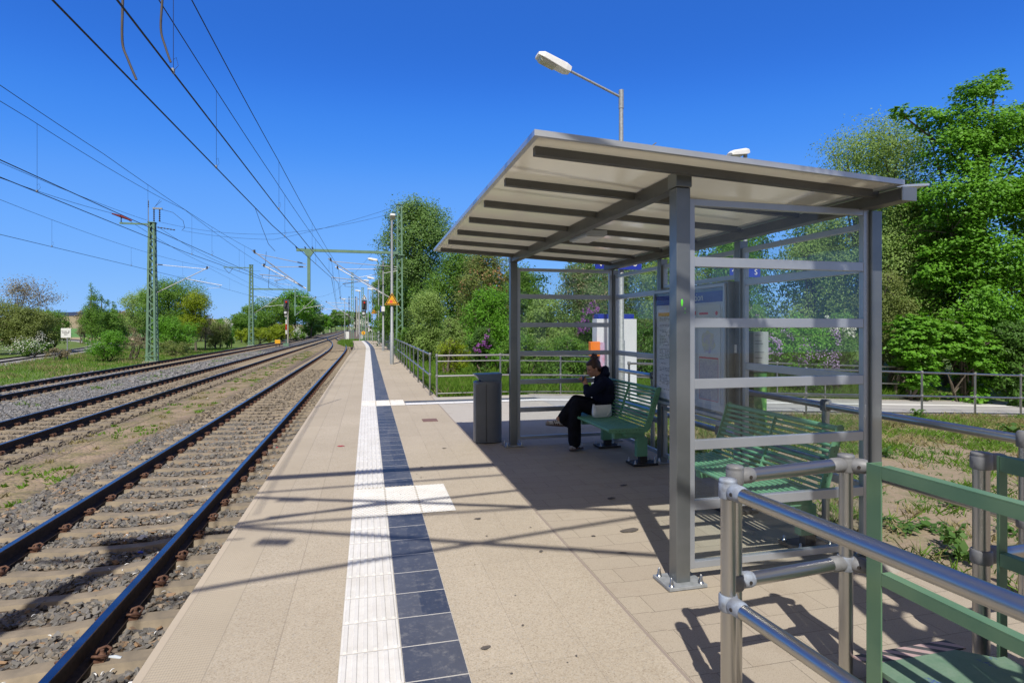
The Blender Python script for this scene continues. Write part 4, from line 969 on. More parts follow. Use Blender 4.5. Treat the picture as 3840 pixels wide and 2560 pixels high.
def lattice(name, label, x, y, z0, zt, w0=.62, w1=.34, group='green lattice catenary masts', nb=None, m='mast'):
    o = thing(name, label, 'catenary mast', (x, y, z0), group)
    H_ = zt-z0
    for sx in (-1, 1):
        for sy in (-1, 1):
            b = MB(); p = Vector((x+sx*w0/2, y+sy*w0/2, z0)); q = Vector((x+sx*w1/2, y+sy*w1/2, zt))
            t_ = .016; g_ = .085+.05*(w0 > .6)
            for (ax, ay, lx, ly) in ((-sx*g_/2, 0, g_, t_), (0, -sy*g_/2, t_, g_)):
                c0 = p+Vector((ax, ay, 0)); c1 = q+Vector((ax, ay, 0)); vs = []
                for c in (c0, c1): vs += [c+Vector((i*lx/2, j*ly/2, 0)) for i, j in ((-1,-1),(1,-1),(1,1),(-1,1))]
                b.add(vs, [(3,2,1,0),(4,5,6,7),(0,1,5,4),(1,2,6,5),(2,3,7,6),(3,0,4,7)])
            b.build('leg', M[m], o)
    nb = nb or int(H_/.5); b = MB()
    for k in range(nb):
        for face in range(4):
            a0, a1 = k/nb, (k+1)/nb; s0 = -1 if (k+face) % 2 else 1
            def P(a, s):
                w_ = w0+(w1-w0)*a; z = z0+H_*a
                return {0: (x+s*w_/2, y-w_/2, z), 1: (x+w_/2, y+s*w_/2, z), 2: (x+s*w_/2, y+w_/2, z), 3: (x-w_/2, y+s*w_/2, z)}[face]
            b.bar(P(a0, s0), P(a1, -s0), .05+.025*(w0 > .6), .012, {0:(0,1,0),1:(1,0,0),2:(0,1,0),3:(1,0,0)}[face])
    b.build('bracing', M[m], o)
    MB().box(x-w1/2-.05, x+w1/2+.05, y-w1/2-.05, y+w1/2+.05, zt, zt+.05).build('cap_plate', M[m], o)
    MB().box(x-w0/2-.16, x+w0/2+.16, y-w0/2-.16, y+w0/2+.16, z0-.5, z0+.10).build('foundation', M['conc'], o)
    for zz in (z0+.1, z0+.45):
        MB().box(x-w0/2-.04, x+w0/2+.04, y-w0/2-.025, y-w0/2-.012, zz, zz+.10).build('gusset_plate', M[m], o)
    return o
# left mast near the photo's edge
mA = lattice('lattice_mast', 'nearest green lattice mast on the left, red insulator on its long top arm', -15.7, 48.4, -1.0, 9.45, .68, .42)
MB().box(-17.85, -15.5, 48.34, 48.46, 9.28, 9.40).build('top_arm', M['mast'], mA)
insul(mA, (-17.75, 48.4, 9.40), (0,0,1), 4, .06, .35)
MB().tube([(-18.25,48.1,9.98),(-17.75,48.4,9.84),(-17.2,48.8,9.62)], [.05,.10,.05], 8).build('insulator', mat('red_glazed_insulator', (.28,.04,.05), (.34,.06,.06), 8, .4), mA)
for dx in (.12, .5): insul(mA, (-15.7+dx, 48.4, 9.55), (0,0,1), 6, .075, .95)
MB().box(-15.66, -15.02, 48.33, 48.47, 10.50, 10.60).build('switch_bar', M['galv'], mA)
MB().tube([(-15.95,48.4,9.5),(-15.95,48.4,11.15)], .022, 6).build('rod', M['galv'], mA); insul(mA, (-15.95,48.4,10.6), (0,0,1), 4, .05, .5)
MB().tube([(-15.6,48.5,10.6),(-15.2,48.5,11.25)], .012, 5).build('wire_horn', M['dark'], mA); MB().tube([(-15.1,48.5,11.15),(-15.5,48.5,10.75)], .012, 5).build('wire_horn', M['dark'], mA)
MB().tube([(-15.1,48.4,10.5),(-14.3,48.4,10.3),(-13.6,48.4,9.7),(-13.5,48.4,9.2),(-13.7,48.4,8.95)], .015, 6).build('jumper_cable', M['wire'], mA)
insul(mA, (-15.4,48.4,9.15), (1,-.02,-.14), 6, .055, 1.3)
cantilever(mA, -15.7, 48.4, 4.15, 6.35, (-11.95, 6.15), (.58, -10.9, 4.85))
# second left mast with the beam to a drop post
mB = lattice('lattice_mast', 'second green lattice mast on the left, behind it a beam to a short hanging post', -15.7, 86.1, -1.0, 10.2, .68, .42)
MB().box(-19.2, -15.5, 86.0, 86.12, 9.75, 9.87).build('top_arm', M['mast'], mB)
MB().tube([(-19.1,86,9.7),(-18.5,86,9.0),(-18.0,86,9.7)], .03, 6).build('insulator', M['dark'], mB)
MB().box(-15.6, -9.5, 85.98, 86.14, 6.80, 6.98).build('beam', M['mast'], mB); MB().box(-10.05, -9.87, 85.97, 86.15, 3.2, 6.80).build('hanging_post', M['mast'], mB)
cantilever(mB, -15.7, 86.1, 3.4, 5.9, (-12.1, 5.75), (.45, -10.9, 4.8), lod=1); cantilever(mB, -9.96, 86.1, 3.35, 6.0, (-7.2, 5.85), (.35, -6.2, 4.8), lod=1)
# right mast beside the platform, beam over the tracks, hanging post
mC = lattice('lattice_mast', 'tall green lattice mast right of the platform, holding a long beam over the tracks', 2.12, 40.4, -.8, 10.05, .50, .34, nb=24)
MB().box(-4.55, 1.95, 39.95, 40.12, 6.62, 6.80).build('beam', M['mast'], mC); MB().box(1.80, 2.44, 40.08, 40.75, 6.55, 6.62).build('beam_clamp', M['mast'], mC)
hp = MB().box(-3.87, -3.68, 39.94, 40.13, 4.0, 6.62).build('hanging_post', M['mast'], mC); MB().prism([(-4.1,6.615),(-3.45,6.615),(-3.66,6.3),(-3.89,6.3)], 39.93, 40.14, 'xz').build('gusset_plate', M['mast'], mC)
for a, b_ in ((-4.5, 6.85),(-3.95, 6.85),(-3.5, 6.85)): insul(mC, (a, 40.0, 6.80), (-.3,-.4,.4), 3, .05, .18)
cantilever(mC, -3.78, 39.9, 4.15, 5.78, (-6.9, 6.35), (.33, -6.6, 4.95), 38.9); cantilever(mC, -3.78, 40.2, 4.2, 5.62, (-6.75, 5.75), (.45, -6.1, 4.75), 41.4)
cantilever(mC, 2.12, 40.1, 3.35, 5.75, (-2.35, 6.0), (.52, -2.3, 4.88), 39.1); cantilever(mC, 2.12, 40.6, 3.4, 5.65, (-2.05, 5.75), (.60, -1.7, 4.65), 41.7)
for (p, q) in (((1.95,40.2,5.5),(-.6,40.2,5.0)),): MB().tube([p, q], .02, 6).build('stay_tube', M['alu'], mC)
# the mast whose shadow lies over the platform, behind the camera
mZ = lattice('lattice_mast', 'lattice mast standing behind the viewer, seen only by its shadows on the platform', 2.42, .62, -.6, 10.0, .42, .32)
MB().box(-4.6, 2.3, 1.72, 1.82, 6.72, 6.85).build('beam', M['mast'], mZ)
MB().box(-4.12, -3.90, 1.68, 1.88, 3.9, 6.71).build('hanging_post', M['mast'], mZ); MB().prism([(-4.5,6.715),(-3.5,6.715),(-3.88,6.1),(-4.14,6.1)], 1.67, 1.87, 'xz').build('gusset_plate', M['mast'], mZ)
cantilever(mZ, -4.01, 1.8, 4.1, 6.0, (-7.0, 6.6), (.33, -6.8, 4.95))
cantilever(mZ, 2.42, 1.30, 4.3, 6.85, (-3.15, 6.70), (.62, -3.1, 5.12)); cantilever(mZ, 2.42, .15, 4.25, 6.5, (-2.85, 6.95), None)
MB().tube([(-3.3,.15,4.88),(-1.95,.15,5.3),(1.3,.15,6.12),(2.3,.15,6.4)], .026, 8).build('stay_tube', M['alu'], mZ)
MB().tube([(-2.1,1.30,5.52),(.3,1.30,5.93),(2.3,1.30,6.3)], .026, 8).build('stay_tube', M['alu'], mZ)
for (a, y, z) in ((-2.05, 1.30, 6.28), (-2.05, .15, 6.3)): insul(mZ, (a-.2, y, z-.02), (1, 0, -.36), 4, .075, .30)
# distant masts
def cmast(label, x, y, zt, reach, z0=-.95, w=.30, lat=False, n=1):
    if lat: o = lattice('lattice_mast', label, x, y, z0, zt, .5, .3, nb=18)
    else:
        o = thing('concrete_mast', label, 'catenary mast', (x, y, z0), 'pale concrete catenary masts')
        MB().tube([(x,y,z0),(x,y,zt)], [w*.55, w*.38], 10).build('pole', M['concpole'], o)
    for k in range(n):
        s = 1 if reach > 0 else -1
        cantilever(o, x, y+k*.8, 3.3+.1*k, 5.7, (x+reach, 5.9), (.5, x+reach+s*.9, 4.8), lod=1)
    return o
cmast('concrete mast just behind the left red signal', -15.7, 122.7, 7.0, 3.3)
o = cmast('concrete mast with a grey box on it, right of the left signal', -15.7, 162, 6.9, 3.3); MB().box(-15.95,-15.45,161.7,161.9,1.0,2.4).build('box', M['cabinet'], o)
cmast('third pale concrete mast on the left, farther along the curve', -15.6, 209, 6.9, 3.2)
cmast('far left mast where the three tracks bend', -16.2, 262, 7.2, 3.2); cmast('far left mast before the woods', -19.5, 318, 7.2, 3.4, lat=True); cmast('most distant left mast on the curve', -27, 372, 7.4, 3.4, lat=True)
mD = cmast('weathered lattice mast past the platform end with tensioning weights', -2.6, 103, 11.0, -4.3, -.85, lat=True, n=2)
for dx in (-.55, .5): MB().tube([(-2.6+dx,103,1.2),(-2.6+dx,103,6.9)], .06, 8).build('tension_weight', M['dark'], mD)
cmast('slim green lattice mast just right of the weathered one', -.75, 88, 7.4, -3.2, -.8, lat=True)
cmast('pale concrete mast right of the weathered lattice mast', -2.7, 150, 9.2, -4.2); cmast('farther concrete mast on the right of the tracks', -3.0, 195, 8.6, -4.2)
cmast('far right mast, small against the woods', -3.6, 245, 7.6, -4.2); cmast('tiny lattice mast beyond the bend of the track', -5.2, 330, 8.0, -4.6, lat=True)
# ---------------------------------------------------------------- wires
def catenary(label, sup, zc=4.95, zm=6.7, sag=.42, drops=None, rc=.0095, rm=.0075, step=None):
    "sup: list of (x, y) support points; messenger zm at the supports, sagging between; contact wire level"
    o = thing('overhead_line', label, 'overhead line', (sup[0][0], sup[0][1], zc), 'overhead lines above the tracks')
    cp = []; mp_ = []; 
    for (a, b_) in zip(sup[:-1], sup[1:]):
        n = 14
        for k in range(n+(1 if b_ is sup[-1] else 0)):
            t_ = k/n; x = a[0]+(b_[0]-a[0])*t_; y = a[1]+(b_[1]-a[1])*t_
            za = a[2] if len(a) > 2 else zm; zb_ = b_[2] if len(b_) > 2 else zm
            mp_.append((x, y, za+(zb_-za)*t_-sag*4*t_*(1-t_)))
            ca = a[3] if len(a) > 3 else zc; cb = b_[3] if len(b_) > 3 else zc
            cp.append((x, y, ca+(cb-ca)*t_))
    MB().tube(mp_, rm, 5).build('messenger_wire', M['wire'], o); MB().tube(cp, rc, 5).build('contact_wire', M['wire'], o)
    ys = [p[1] for p in cp]
    for y in (drops or []):
        x = float(np.interp(y, ys, [p[0] for p in cp])); z0 = float(np.interp(y, ys, [p[2] for p in cp])); z1 = float(np.interp(y, ys, [p[2] for p in mp_]))
        if z1-z0 < .15: continue
        d = MB().tube([(x,y,z0),(x,y,z1)], .0035, 4).build('dropper', M['wire'], o)
        MB().box(x-.012, x+.012, y-.03, y+.03, z0-.01, z0+.05).build('dropper_clip', M['galv'], d)
        if y < 40: MB().tube([(x,y,z0+.02),(x+.04,y+.06,z0+.12),(x+.02,y+.05,z0+.22),(x,y,z0+.17)], .003, 4, False).build('loop_wire', M['wire'], d)
    return o
dr = lambda a, b_, s: [a+s*k for k in range(int((b_-a)/s)+1)]
catenary('paired contact and carrying wire nearest over the first track, left of its pair', [(-3.1,.6,6.85),(-3.0,20,6.55),(-2.3,39.1,6.05,4.85),(-5.2,103,5.9),(-7.3,150,5.9),(-7.5,205,5.9)], sag=.12, drops=[13.0,22.2,31,46,56,66,76,86,96,112,124,136], rc=.0125, rm=.009)
catenary('paired contact and carrying wire over the first track, right of its pair', [(-2.45,.6,6.6),(-2.42,17,6.3),(-2.0,41.7,5.85,4.7),(-3.8,88,6.0,5.0),(-5.5,103,6.4,5.4)], sag=.12, drops=[8.26,17.2,25.5,34,50,60,70,80], rc=.0125, rm=.009)
catenary('contact and carrying wire over the middle track, right of its pair', [(-7.0,1,6.9),(-7.02,18,6.4),(-6.9,38.9,6.4,4.95),(-7.3,86,5.9),(-7.6,122,5.9),(-7.6,162,5.9),(-8.0,209,5.9),(-9,262,5.9),(-12.5,318,5.9)], sag=.15, drops=[12,21.2,29,36,48,58,68,78,96,106,116,130,144], rc=.0115)
catenary('contact and carrying wire over the middle track, left of its pair', [(-7.9,1,6.95),(-7.82,16,6.62),(-7.8,28,6.8),(-6.8,41.4,5.8,4.8),(-8.6,86,6.3,5.2)], sag=.10, drops=[16.4,28.8,36,50,60,72], rc=.0115)
catenary('contact and carrying wire over the outermost track below the left masts', [(-12.7,0,6.5),(-12.7,24,6.2),(-11.95,48.4,6.25),(-12.2,86,5.8),(-12.3,122,5.9),(-12.4,162,5.9),(-12.8,209,5.9),(-13.6,262,5.9),(-16,318,5.9)], sag=.3, drops=[19,27.5,35,43,56,66,76,95,104,113,135,150], rc=.010)
def cable(label, pts, r=.011, name='overhead_cable', cat='cable', sag=0):
    P = [Vector(p) for p in pts]; out = []
    for a, b_ in zip(P[:-1], P[1:]):
        for k in range(12):
            t_ = k/12; v = a.lerp(b_, t_); v.z -= sag*4*t_*(1-t_); out.append(v)
    out.append(P[-1]); o = MB().tube(out, r, 5).build(name, M['wire']); return tag(o, label, cat, 'feeder and cross cables')
cable('feeder cable running from the left edge over the red insulator', [(-17.8,20,9.25),(-17.75,48.4,9.92),(-18.5,86,9.1),(-18.5,140,8.8)], .013, sag=.5)
cable('feeder cable ending on top of the nearest left lattice mast', [(-16.1,10,9.6),(-16,48.2,9.6)], .011, sag=.55)
cable('feeder cable leaving the first left mast to the right and down', [(-15.3,48.6,9.15),(-14.5,86,9.4)], .012, sag=.9)
cable('upper cross cable from the left mast to the tall right mast', [(-13.6,48.4,8.95),(-6.5,44,7.9),(1.9,40.4,9.95)], .009, sag=.15)
cable('lower cross cable from the left mast to the tall right mast', [(-15.2,48.4,9.55),(-7,44,8.25),(1.9,40.4,9.55)], .009, sag=.25)
cable('slack cross cable hanging low between the far masts', [(-9.9,86,6.2),(-4,70,5.6),(1.9,40.6,8.95)], .008, sag=.5)
M['cable'] = mat('brown_grey_cable', (.07,.058,.052), (.10,.085,.075), 6, .6)
def droop(label, pts, r):
    o = MB().tube([p for p in crom3(pts)], r, 6).build('overhead_cable', M['cable']); return tag(o, label, 'cable', 'feeder and cross cables')
def crom3(P):
    P = [np.array(p, float) for p in P]; P = [2*P[0]-P[1]]+P+[2*P[-1]-P[-2]]; out = []
    for i in range(1, len(P)-2):
        a, b_, c, d = P[i-1:i+3]
        for k in range(5):
            t = k/5; out.append(.5*((2*b_)+(c-a)*t+(2*a-5*b_+4*c-d)*t*t+(3*b_-a-3*c+d)*t**3))
    return out+[P[-2]]
droop('thick cable drooping onto the left contact wire at top left', [(-3.08,8.64,8.2),(-3.14,8.64,6.8),(-3.15,8.64,6.0),(-3.155,8.64,5.45),(-3.09,8.64,5.22),(-2.99,8.64,4.96)], .016)
droop('thick cable drooping onto the right contact wire at top left', [(-2.40,7.97,8.0),(-2.45,7.97,6.6),(-2.47,7.97,5.8),(-2.49,7.97,5.37),(-2.44,7.97,5.15),(-2.38,7.97,4.96)], .014)
cable('jumper cable with weights hanging left of the beam', [(-9.9,62,9.2),(-10.0,62,7.8),(-9.6,62,7.6),(-9.7,62,5.6),(-9.3,62,5.35)], .02)
cable('jumper cable falling beside the hanging post', [(-6.9,39,9.2),(-6.5,39,8.0),(-6.1,39,6.9),(-5.7,39,6.45)], .014)
# ---------------------------------------------------------------- signals and trackside things
def signal(label, x, y, z0, zt, number=None, side=1):
    o = thing('railway_signal', label, 'signal', (x, y, z0), 'red light signals')
    hb = MB(); hb.prism([(x-.31,zt-1.25),(x+.31,zt-1.25),(x+.31,zt-.05),(x+.26,zt),(x-.26,zt),(x-.31,zt-.05)], y-.1, y, 'xz'); hb.build('signal_head', mat('slate_grey_signal', (.055,.06,.075), (.07,.075,.09), 4, .5), o)
    MB().tube([(x,y-.12,zt-.33),(x,y-.30,zt-.33)], .13, 12).build('visor', M['black'], o)
    MB().tube([(x,y-.305,zt-.33),(x,y-.31,zt-.33)], .10, 12).build('red_lens', M['redlamp'], o)
    for (dx, dz) in ((0,-.62),(-.03,-.86),(-.16,-1.0),(.05,-1.1)): MB().tube([(x+dx,y-.12,zt+dz),(x+dx,y-.30,zt+dz)], .085, 10).build('visor', M['black'], o)
    MB().box(x-.32, x+.12, y-.11, y-.01, zt-1.85, zt-1.32).build('number_box', M['black'], o)
    MB().box(x-.24, x+.03, y-.26, y-.11, zt-1.80, zt-1.52).build('box_hood', M['cabinet'], o)
    pl = MB().box(x-.20, x+.02, y-.10, y-.08, zt-2.18, zt-1.90).build('number_plate', M['white'], o)
    c = MB(); c.box(x-.15,x-.11,y-.104,y-.101,zt-2.14,zt-1.94); c.box(x-.09,x-.03,y-.104,y-.101,zt-2.05,zt-1.94); c.box(x-.09,x-.03,y-.104,y-.101,zt-2.14,zt-2.08); c.build('plate_marks', M['black'], pl)
    MB().box(x+.10, x+.22, y-.02, y+.14, z0, zt-1.2).build('post', M['concpole'] if side else M['galv'], o)
    MB().tube([(x-.03,y-.02,z0),(x-.03,y-.02,zt-1.9)], .055, 8).build('cable_duct', M['mast'], o)
    if side:
        for q0, q1, m in ((z0+1.5,z0+2.0,'white'),(z0+2.0,z0+2.75,'red'),(z0+2.75,z0+3.3,'white'),(z0+.9,z0+1.5,'black')):
            MB().box(x-.10, x+.04, y-.09, y-.078, q0, q1).build('mast_marking', M[m], o)
        MB().box(x-.35, x+.3, y-.3, y+.3, z0-.1, z0+.35).build('base', M['mast'], o)
        lg = MB()
        for k in range(6): lg.bar((x+.25,y,z0+.2+.25*k),(x+.5,y,z0+.2+.25*k),.02,.02)
        lg.bar((x+.25,y,z0),(x+.25,y,z0+1.7),.03,.03); lg.bar((x+.5,y,z0),(x+.5,y,z0+1.7),.03,.03); lg.build('ladder', M['dark'], o)
    if number:
        tp = MB().prism([(x-.33,zt+.06),(x+.33,zt+.06),(x,zt+.66)], y-.12, y-.10, 'xz').build('triangle_board', M['white'], o)
        MB().prism([(x-.27,zt+.10),(x+.27,zt+.10),(x,zt+.58)], y-.124, y-.121, 'xz').build('black_triangle', M['black'], tp)
        text(number, 'figure', .40, M['white'], tp, (x, y-.13, zt+.24), (R(90), 0, 0), .002, bold=.02)
    return o
signal('red signal with a red and white banded post between the left tracks', -9.93, 77, -.75, 5.1)
signal('red signal with the white figure 6 on a black triangle above it', -.42, 73.6, -.6, 4.98, '6', 0)
YB = thing('track_marker', 'small orange-yellow box on legs in the ballast near the left signal', 'track box', (-10.4, 73.5, -.75))
MB().box(-10.75, -10.15, 73.3, 73.7, -.35, .10).build('box', M['yellow'], YB, .02)
for dx in (-10.65, -10.25): MB().box(dx-.03, dx+.03, 73.4, 73.6, -.8, -.35).build('leg', M['dark'], YB)
HB2 = thing('stop_board', 'black board with a white letter H at the far platform end', 'sign', (.28, 68.9, 0))
MB().tube([(.28,68.95,0),(.28,68.95,1.6)], .04, 8).build('post', M['galv'], HB2)
MB().box(.0, .54, 68.80, 68.84, .96, 1.64).build('board', M['black'], HB2); text('H', 'letter', .66, M['white'], HB2, (.27, 68.79, 1.30), (R(90), 0, 0), .003, bold=.02)
OD = thing('round_marker', 'round orange-yellow disc with an arrow on the end railing of the platform', 'sign', (-.55, PEND-.3, .9))
MB().tube([(-.52,PEND-.32,.93),(-.52,PEND-.30,.93)], .22, 20).build('disc', M['yellow'], OD); c = MB(); c.bar((-.52,PEND-.325,1.05),(-.52,PEND-.325,.80),.05,.004,(0,1,0)); c.bar((-.52,PEND-.325,.80),(-.60,PEND-.325,.90),.04,.004,(0,1,0)); c.bar((-.52,PEND-.325,.80),(-.44,PEND-.325,.90),.04,.004,(0,1,0)); c.build('arrow', M['black'], OD)
for i, (x, y, w_, h) in enumerate(((-3.3, 99, .55, 1.35), (-.95, 92, .3, 1.0))):
    o = thing('trackside_cabinet', ['white trackside cabinet at the foot of the weathered mast', 'slim pale cabinet in the grass past the platform end'][i], 'cabinet', (x, y, -.8), 'pale trackside cabinets')
    MB().box(x-w_/2, x+w_/2, y, y+.4, -.85, h-.5).build('cabinet_body', M['white'], o, .01)
NB = thing('notice_board', 'white board with black German words on a thin pole by the siding', 'sign', (-23.8, 54.3, -1.0))
MB().tube([(-23.8,54.35,-1.1),(-23.8,54.35,1.45)], .045, 8).build('post', M['galv'], NB)
MB().box(-24.22, -23.52, 54.27, 54.30, .78, 1.55).build('board', M['white'], NB)
text('Grenze  der\nAnschluß-\nbahn', 'words', .125, M['black'], NB, (-23.87, 54.262, 1.17), (R(90), 0, 0), .002)
# switch rodding and insulated joint near the points
SR = thing('point_rodding', 'dark rod and motor crossing the first track where it curves', 'point rod', (-2.9, 56, -.7))
MB().bar((-3.8,55,-.62),(-2.0,56.2,-.62),.06,.05).build('rod', M['dark'], SR)
MB().box(-1.75,-1.25,62.2,62.7,-.75,-.5).build('motor', M['dark'], SR)
# ---------------------------------------------------------------- litter along the near track
rl = random.Random(11)
def litter(label, x, y, kind, grp=None):
    z = float(gz(x, y))+.045
    if kind == 'paper':
        b = MB(); n = 9; c = [(x+rl.uniform(-.012,.012), y+rl.uniform(-.012,.012), z+.03)]
        ring = [(x+.05*rl.uniform(.6,1.4)*math.cos(k*.7), y+.045*rl.uniform(.6,1.4)*math.sin(k*.7), z+rl.uniform(-.012,.03)) for k in range(n)]
        b.add(c+ring, [(0, 1+k, 1+(k+1) % n) for k in range(n)])
        return tag(b.build('crumpled_paper', M['white']), label, 'litter', grp)
    if kind == 'pen':
        o = thing('ballpoint_pen', label, 'pen', (x, y, z))
        MB().tube([(x-.075,y-.015,z),(x+.03,y+.006,z+.01)], .0065, 8).build('barrel', M['white'], o); MB().tube([(x+.03,y+.006,z+.01),(x+.085,y+.017,z+.014)], .0085, 8).build('cap', mat('bright_blue_plastic', (.02,.05,.75), (.02,.05,.7), 5, .4), o)
        return o
    m = {'butt': M['white'], 'bottle': mat('clear_plastic', (.6,.65,.7), (.5,.55,.6), 5, .2), 'blue': mat('blue_scrap', (.03,.06,.5), (.05,.1,.6), 5, .5), 'red': M['red'], 'yellow': M['yellow']}[kind]
    a = rl.uniform(0, 3.1); l = {'butt': .016, 'bottle': .05, 'blue': .025, 'red': .03, 'yellow': .06}[kind]; r = {'butt': .0045, 'bottle': .016, 'blue': .012, 'red': .018, 'yellow': .006}[kind]
    o = MB().tube([(x-l*math.cos(a),y-l*math.sin(a),z),(x,y,z+.008),(x+l*math.cos(a),y+l*math.sin(a),z+.004)], [r*.9,r,r*.7], 7).build({'butt':'cigarette_butt','bottle':'plastic_scrap','blue':'plastic_scrap','red':'plastic_scrap','yellow':'cord_scrap'}[kind], m)
    return tag(o, label, 'litter', grp)
litter('blue-capped ballpoint pen lying in the ballast at the left edge', -3.22, 5.2, 'pen')
litter('crumpled white tissue in the ballast between rail and platform, nearest of them', -1.50, 4.35, 'paper'); litter('crumpled white tissue by the third sleeper end from the front, beside the platform', -1.32, 5.15, 'paper')
litter('white paper scrap under the platform edge where the shadows cross', -1.22, 6.25, 'paper'); litter('white plastic cup far up the strip between the tracks', -5.3, 21.5, 'paper')
litter('pale paper scrap between the rails of the first track', -2.5, 7.4, 'paper'); litter('yellow cord in the ballast beside the platform edge', -1.35, 6.75, 'yellow')
litter('red plastic scrap against the right rail far along', -1.75, 12.2, 'red'); litter('clear plastic scrap beside the right rail at the front', -1.78, 4.75, 'bottle'); litter('blue plastic scrap in the ballast between the near sleepers', -2.35, 6.9, 'blue'); litter('small blue scrap next to the near right rail', -1.7, 4.1, 'blue')
for i in range(70):
    x = rl.choice([rl.uniform(-3.4,-2.1), rl.uniform(-1.85,-1.15)]); y = rl.uniform(3.6, 11)
    litter('cigarette butt dropped in the ballast of the near track', x, y, 'butt', 'cigarette butts in the near ballast')
# ---------------------------------------------------------------- the seated woman
def pp(cx, cy, Y):
    "point of the figure: measured position in a 1493-wide enlargement of the photo, at world depth Y"
    k = 400/1493; px, py = 2000+cx*k, 1300+cy*k; u = (px-CXP)/FPX; X = Y*(SN+u*CS)/(CS-u*SN); d = X*SN+Y*CS
    return Vector((X, Y, CAM_H-(py-HYP)*d/FPX))
def limb(b, pts, rad, n=14, flat=None):
    "tube through points with varying radii, resampled smoothly"
    P = [Vector(p) for p in pts]; out = []; rr = []
    Q = [P[0]*2-P[1]]+P+[P[-1]*2-P[-2]]; Rr = [rad[0]]+list(rad)+[rad[-1]]
    for i in range(1, len(Q)-2):
        a, b_, c, d = Q[i-1:i+3]
        for k in range(6):
            t = k/6; out.append(.5*((2*b_)+(c-a)*t+(2*a-5*b_+4*c-d)*t*t+(3*b_-a-3*c+d)*t**3)); rr.append(Rr[i]*(1-t)+Rr[i+1]*t)
    out.append(Q[-2]); rr.append(Rr[-2])
    b.tube(out, rr, n); b.ell(out[0], rr[0], rr[0], rr[0], 10, 6); b.ell(out[-1], rr[-1], rr[-1], rr[-1], 10, 6)
def fuse(b, name, m, parent, vox=.007, sm=4):
    o = b.build(name, m, parent); r = o.modifiers.new('r', 'REMESH'); r.mode = 'VOXEL'; r.voxel_size = vox
    s_ = o.modifiers.new('s', 'SMOOTH'); s_.iterations = sm; s_.factor = .5
    dg = bpy.context.evaluated_depsgraph_get(); me = bpy.data.meshes.new_from_object(o.evaluated_get(dg)); me.name = name
    o.modifiers.clear(); old = o.data; o.data = me; me.materials.clear(); me.materials.append(m); bpy.data.meshes.remove(old)
    me.polygons.foreach_set('use_smooth', [True]*len(me.polygons)); return o
PW = thing('person', 'woman in black sitting cross-legged on the far bench, bent over her phone', 'person', (3.1, 7.42, 0))
skin = mat('skin', (.42,.22,.15), (.46,.25,.17), 8, .55, 0, .03, 60, .001); t = None
blk = mat('black_cotton', (.008,.009,.013), (.014,.015,.022), 9, .95, 0, .4, 60, .004, spec=.15)
navyc = mat('navy_black_hoodie', (.008,.011,.028), (.013,.017,.038), 9, .95, 0, .4, 50, .004, spec=.15)
hairm = mat('dark_red_brown_hair', (.028,.012,.009), (.065,.026,.016), 30, .45, 0, .5, 90, .003, stretch=(1,1,.3))
hc = pp(838, 305, 7.42)                                  # centre of the head
fwd = (pp(735, 350, 7.42)-hc); fwd.y = 0; fwd.normalize()
fwd = Vector((-.93, -.02, -.36)).normalized(); up = Vector((-.36, 0, .93)); side = Vector((0, -1, 0)); up = (up-fwd*up.dot(fwd)).normalized(); side = fwd.cross(up).normalized()
HM = Matrix((fwd, side, up)).transposed()
def hp_(f, s, u_): return hc+fwd*f+side*s+up*u_
b = MB()
b.ell(hp_(-.015,0,.035), .098, .076, .088, 20, 14, HM); b.ell(hp_(.020,0,-.033), .064, .055, .076, 18, 12, HM)     # skull and jaw
b.ell(hp_(.058,0,-.088), .022, .021, .018, 12, 8, HM)                      # chin
limb(b, [hp_(.078,0,.012), hp_(.096,0,-.018), hp_(.103,0,-.034)], [.009,.012,.013], 8)   # nose
b.ell(hp_(.084,0,-.036), .014, .019, .010, 10, 6, HM)
for q in (-.058, -.068): b.ell(hp_(.080,0,q), .013, .024, .0065, 10, 6, HM)        # lips
for s in (-1, 1):
    b.ell(hp_(.070,s*.032,.022), .016, .024, .009, 10, 6, HM)             # brow
    b.ell(hp_(.060,s*.040,-.022), .022, .022, .020, 10, 6, HM)             # cheek
    b.ell(hp_(-.010,s*.076,-.008), .018, .009, .030, 10, 8, HM)            # ear
nb_ = pp(935, 440, 7.42)
limb(b, [hp_(-.035,0,-.05), nb_.lerp(hp_(-.03,0,-.05), .4), nb_], [.050,.048,.060])
pel = pp(965, 885, 7.42); wst = pp(975, 740, 7.42); cst = pp(965, 600, 7.42); uch = pp(955, 500, 7.42)
limb(b, [pel, wst, cst, uch, nb_], [.12,.105,.12,.10,.05])
SL, SR = pp(985, 505, 7.27), pp(965, 490, 7.58); EL, ER = pp(770, 640, 7.22), pp(775, 630, 7.58); WL, WR = pp(728, 540, 7.345), pp(735, 530, 7.475)
for s_, e_, w_ in ((SL, EL, WL), (SR, ER, WR)): limb(b, [uch.lerp(s_, .5), s_, e_, w_], [.06,.052,.040,.026])
kL, aL, kR, aR = pp(615, 800, 7.33), pp(590, 1325, 7.33), pp(585, 735, 7.44), pp(350, 1008, 7.37)
hL, hR = pp(955, 895, 7.33), pp(955, 885, 7.51)
limb(b, [hL, hL.lerp(kL,.5), kL, pp(580,950,7.33), aL], [.07,.06,.045,.035,.028]); limb(b, [hR, hR.lerp(kR,.5), kR+Vector((.01,0,-.012)), pp(490,880,7.42), pp(412,990,7.38), aR], [.07,.06,.045,.035,.03,.028])
ft = [(aL, pp(640,1385,7.35), pp(530,1432,7.30)), (aR, pp(385,1075,7.37), pp(205,1058,7.36))]
for a, h_, t_ in ft: limb(b, [a, h_.lerp(t_, .25), t_], [.034,.034,.024])
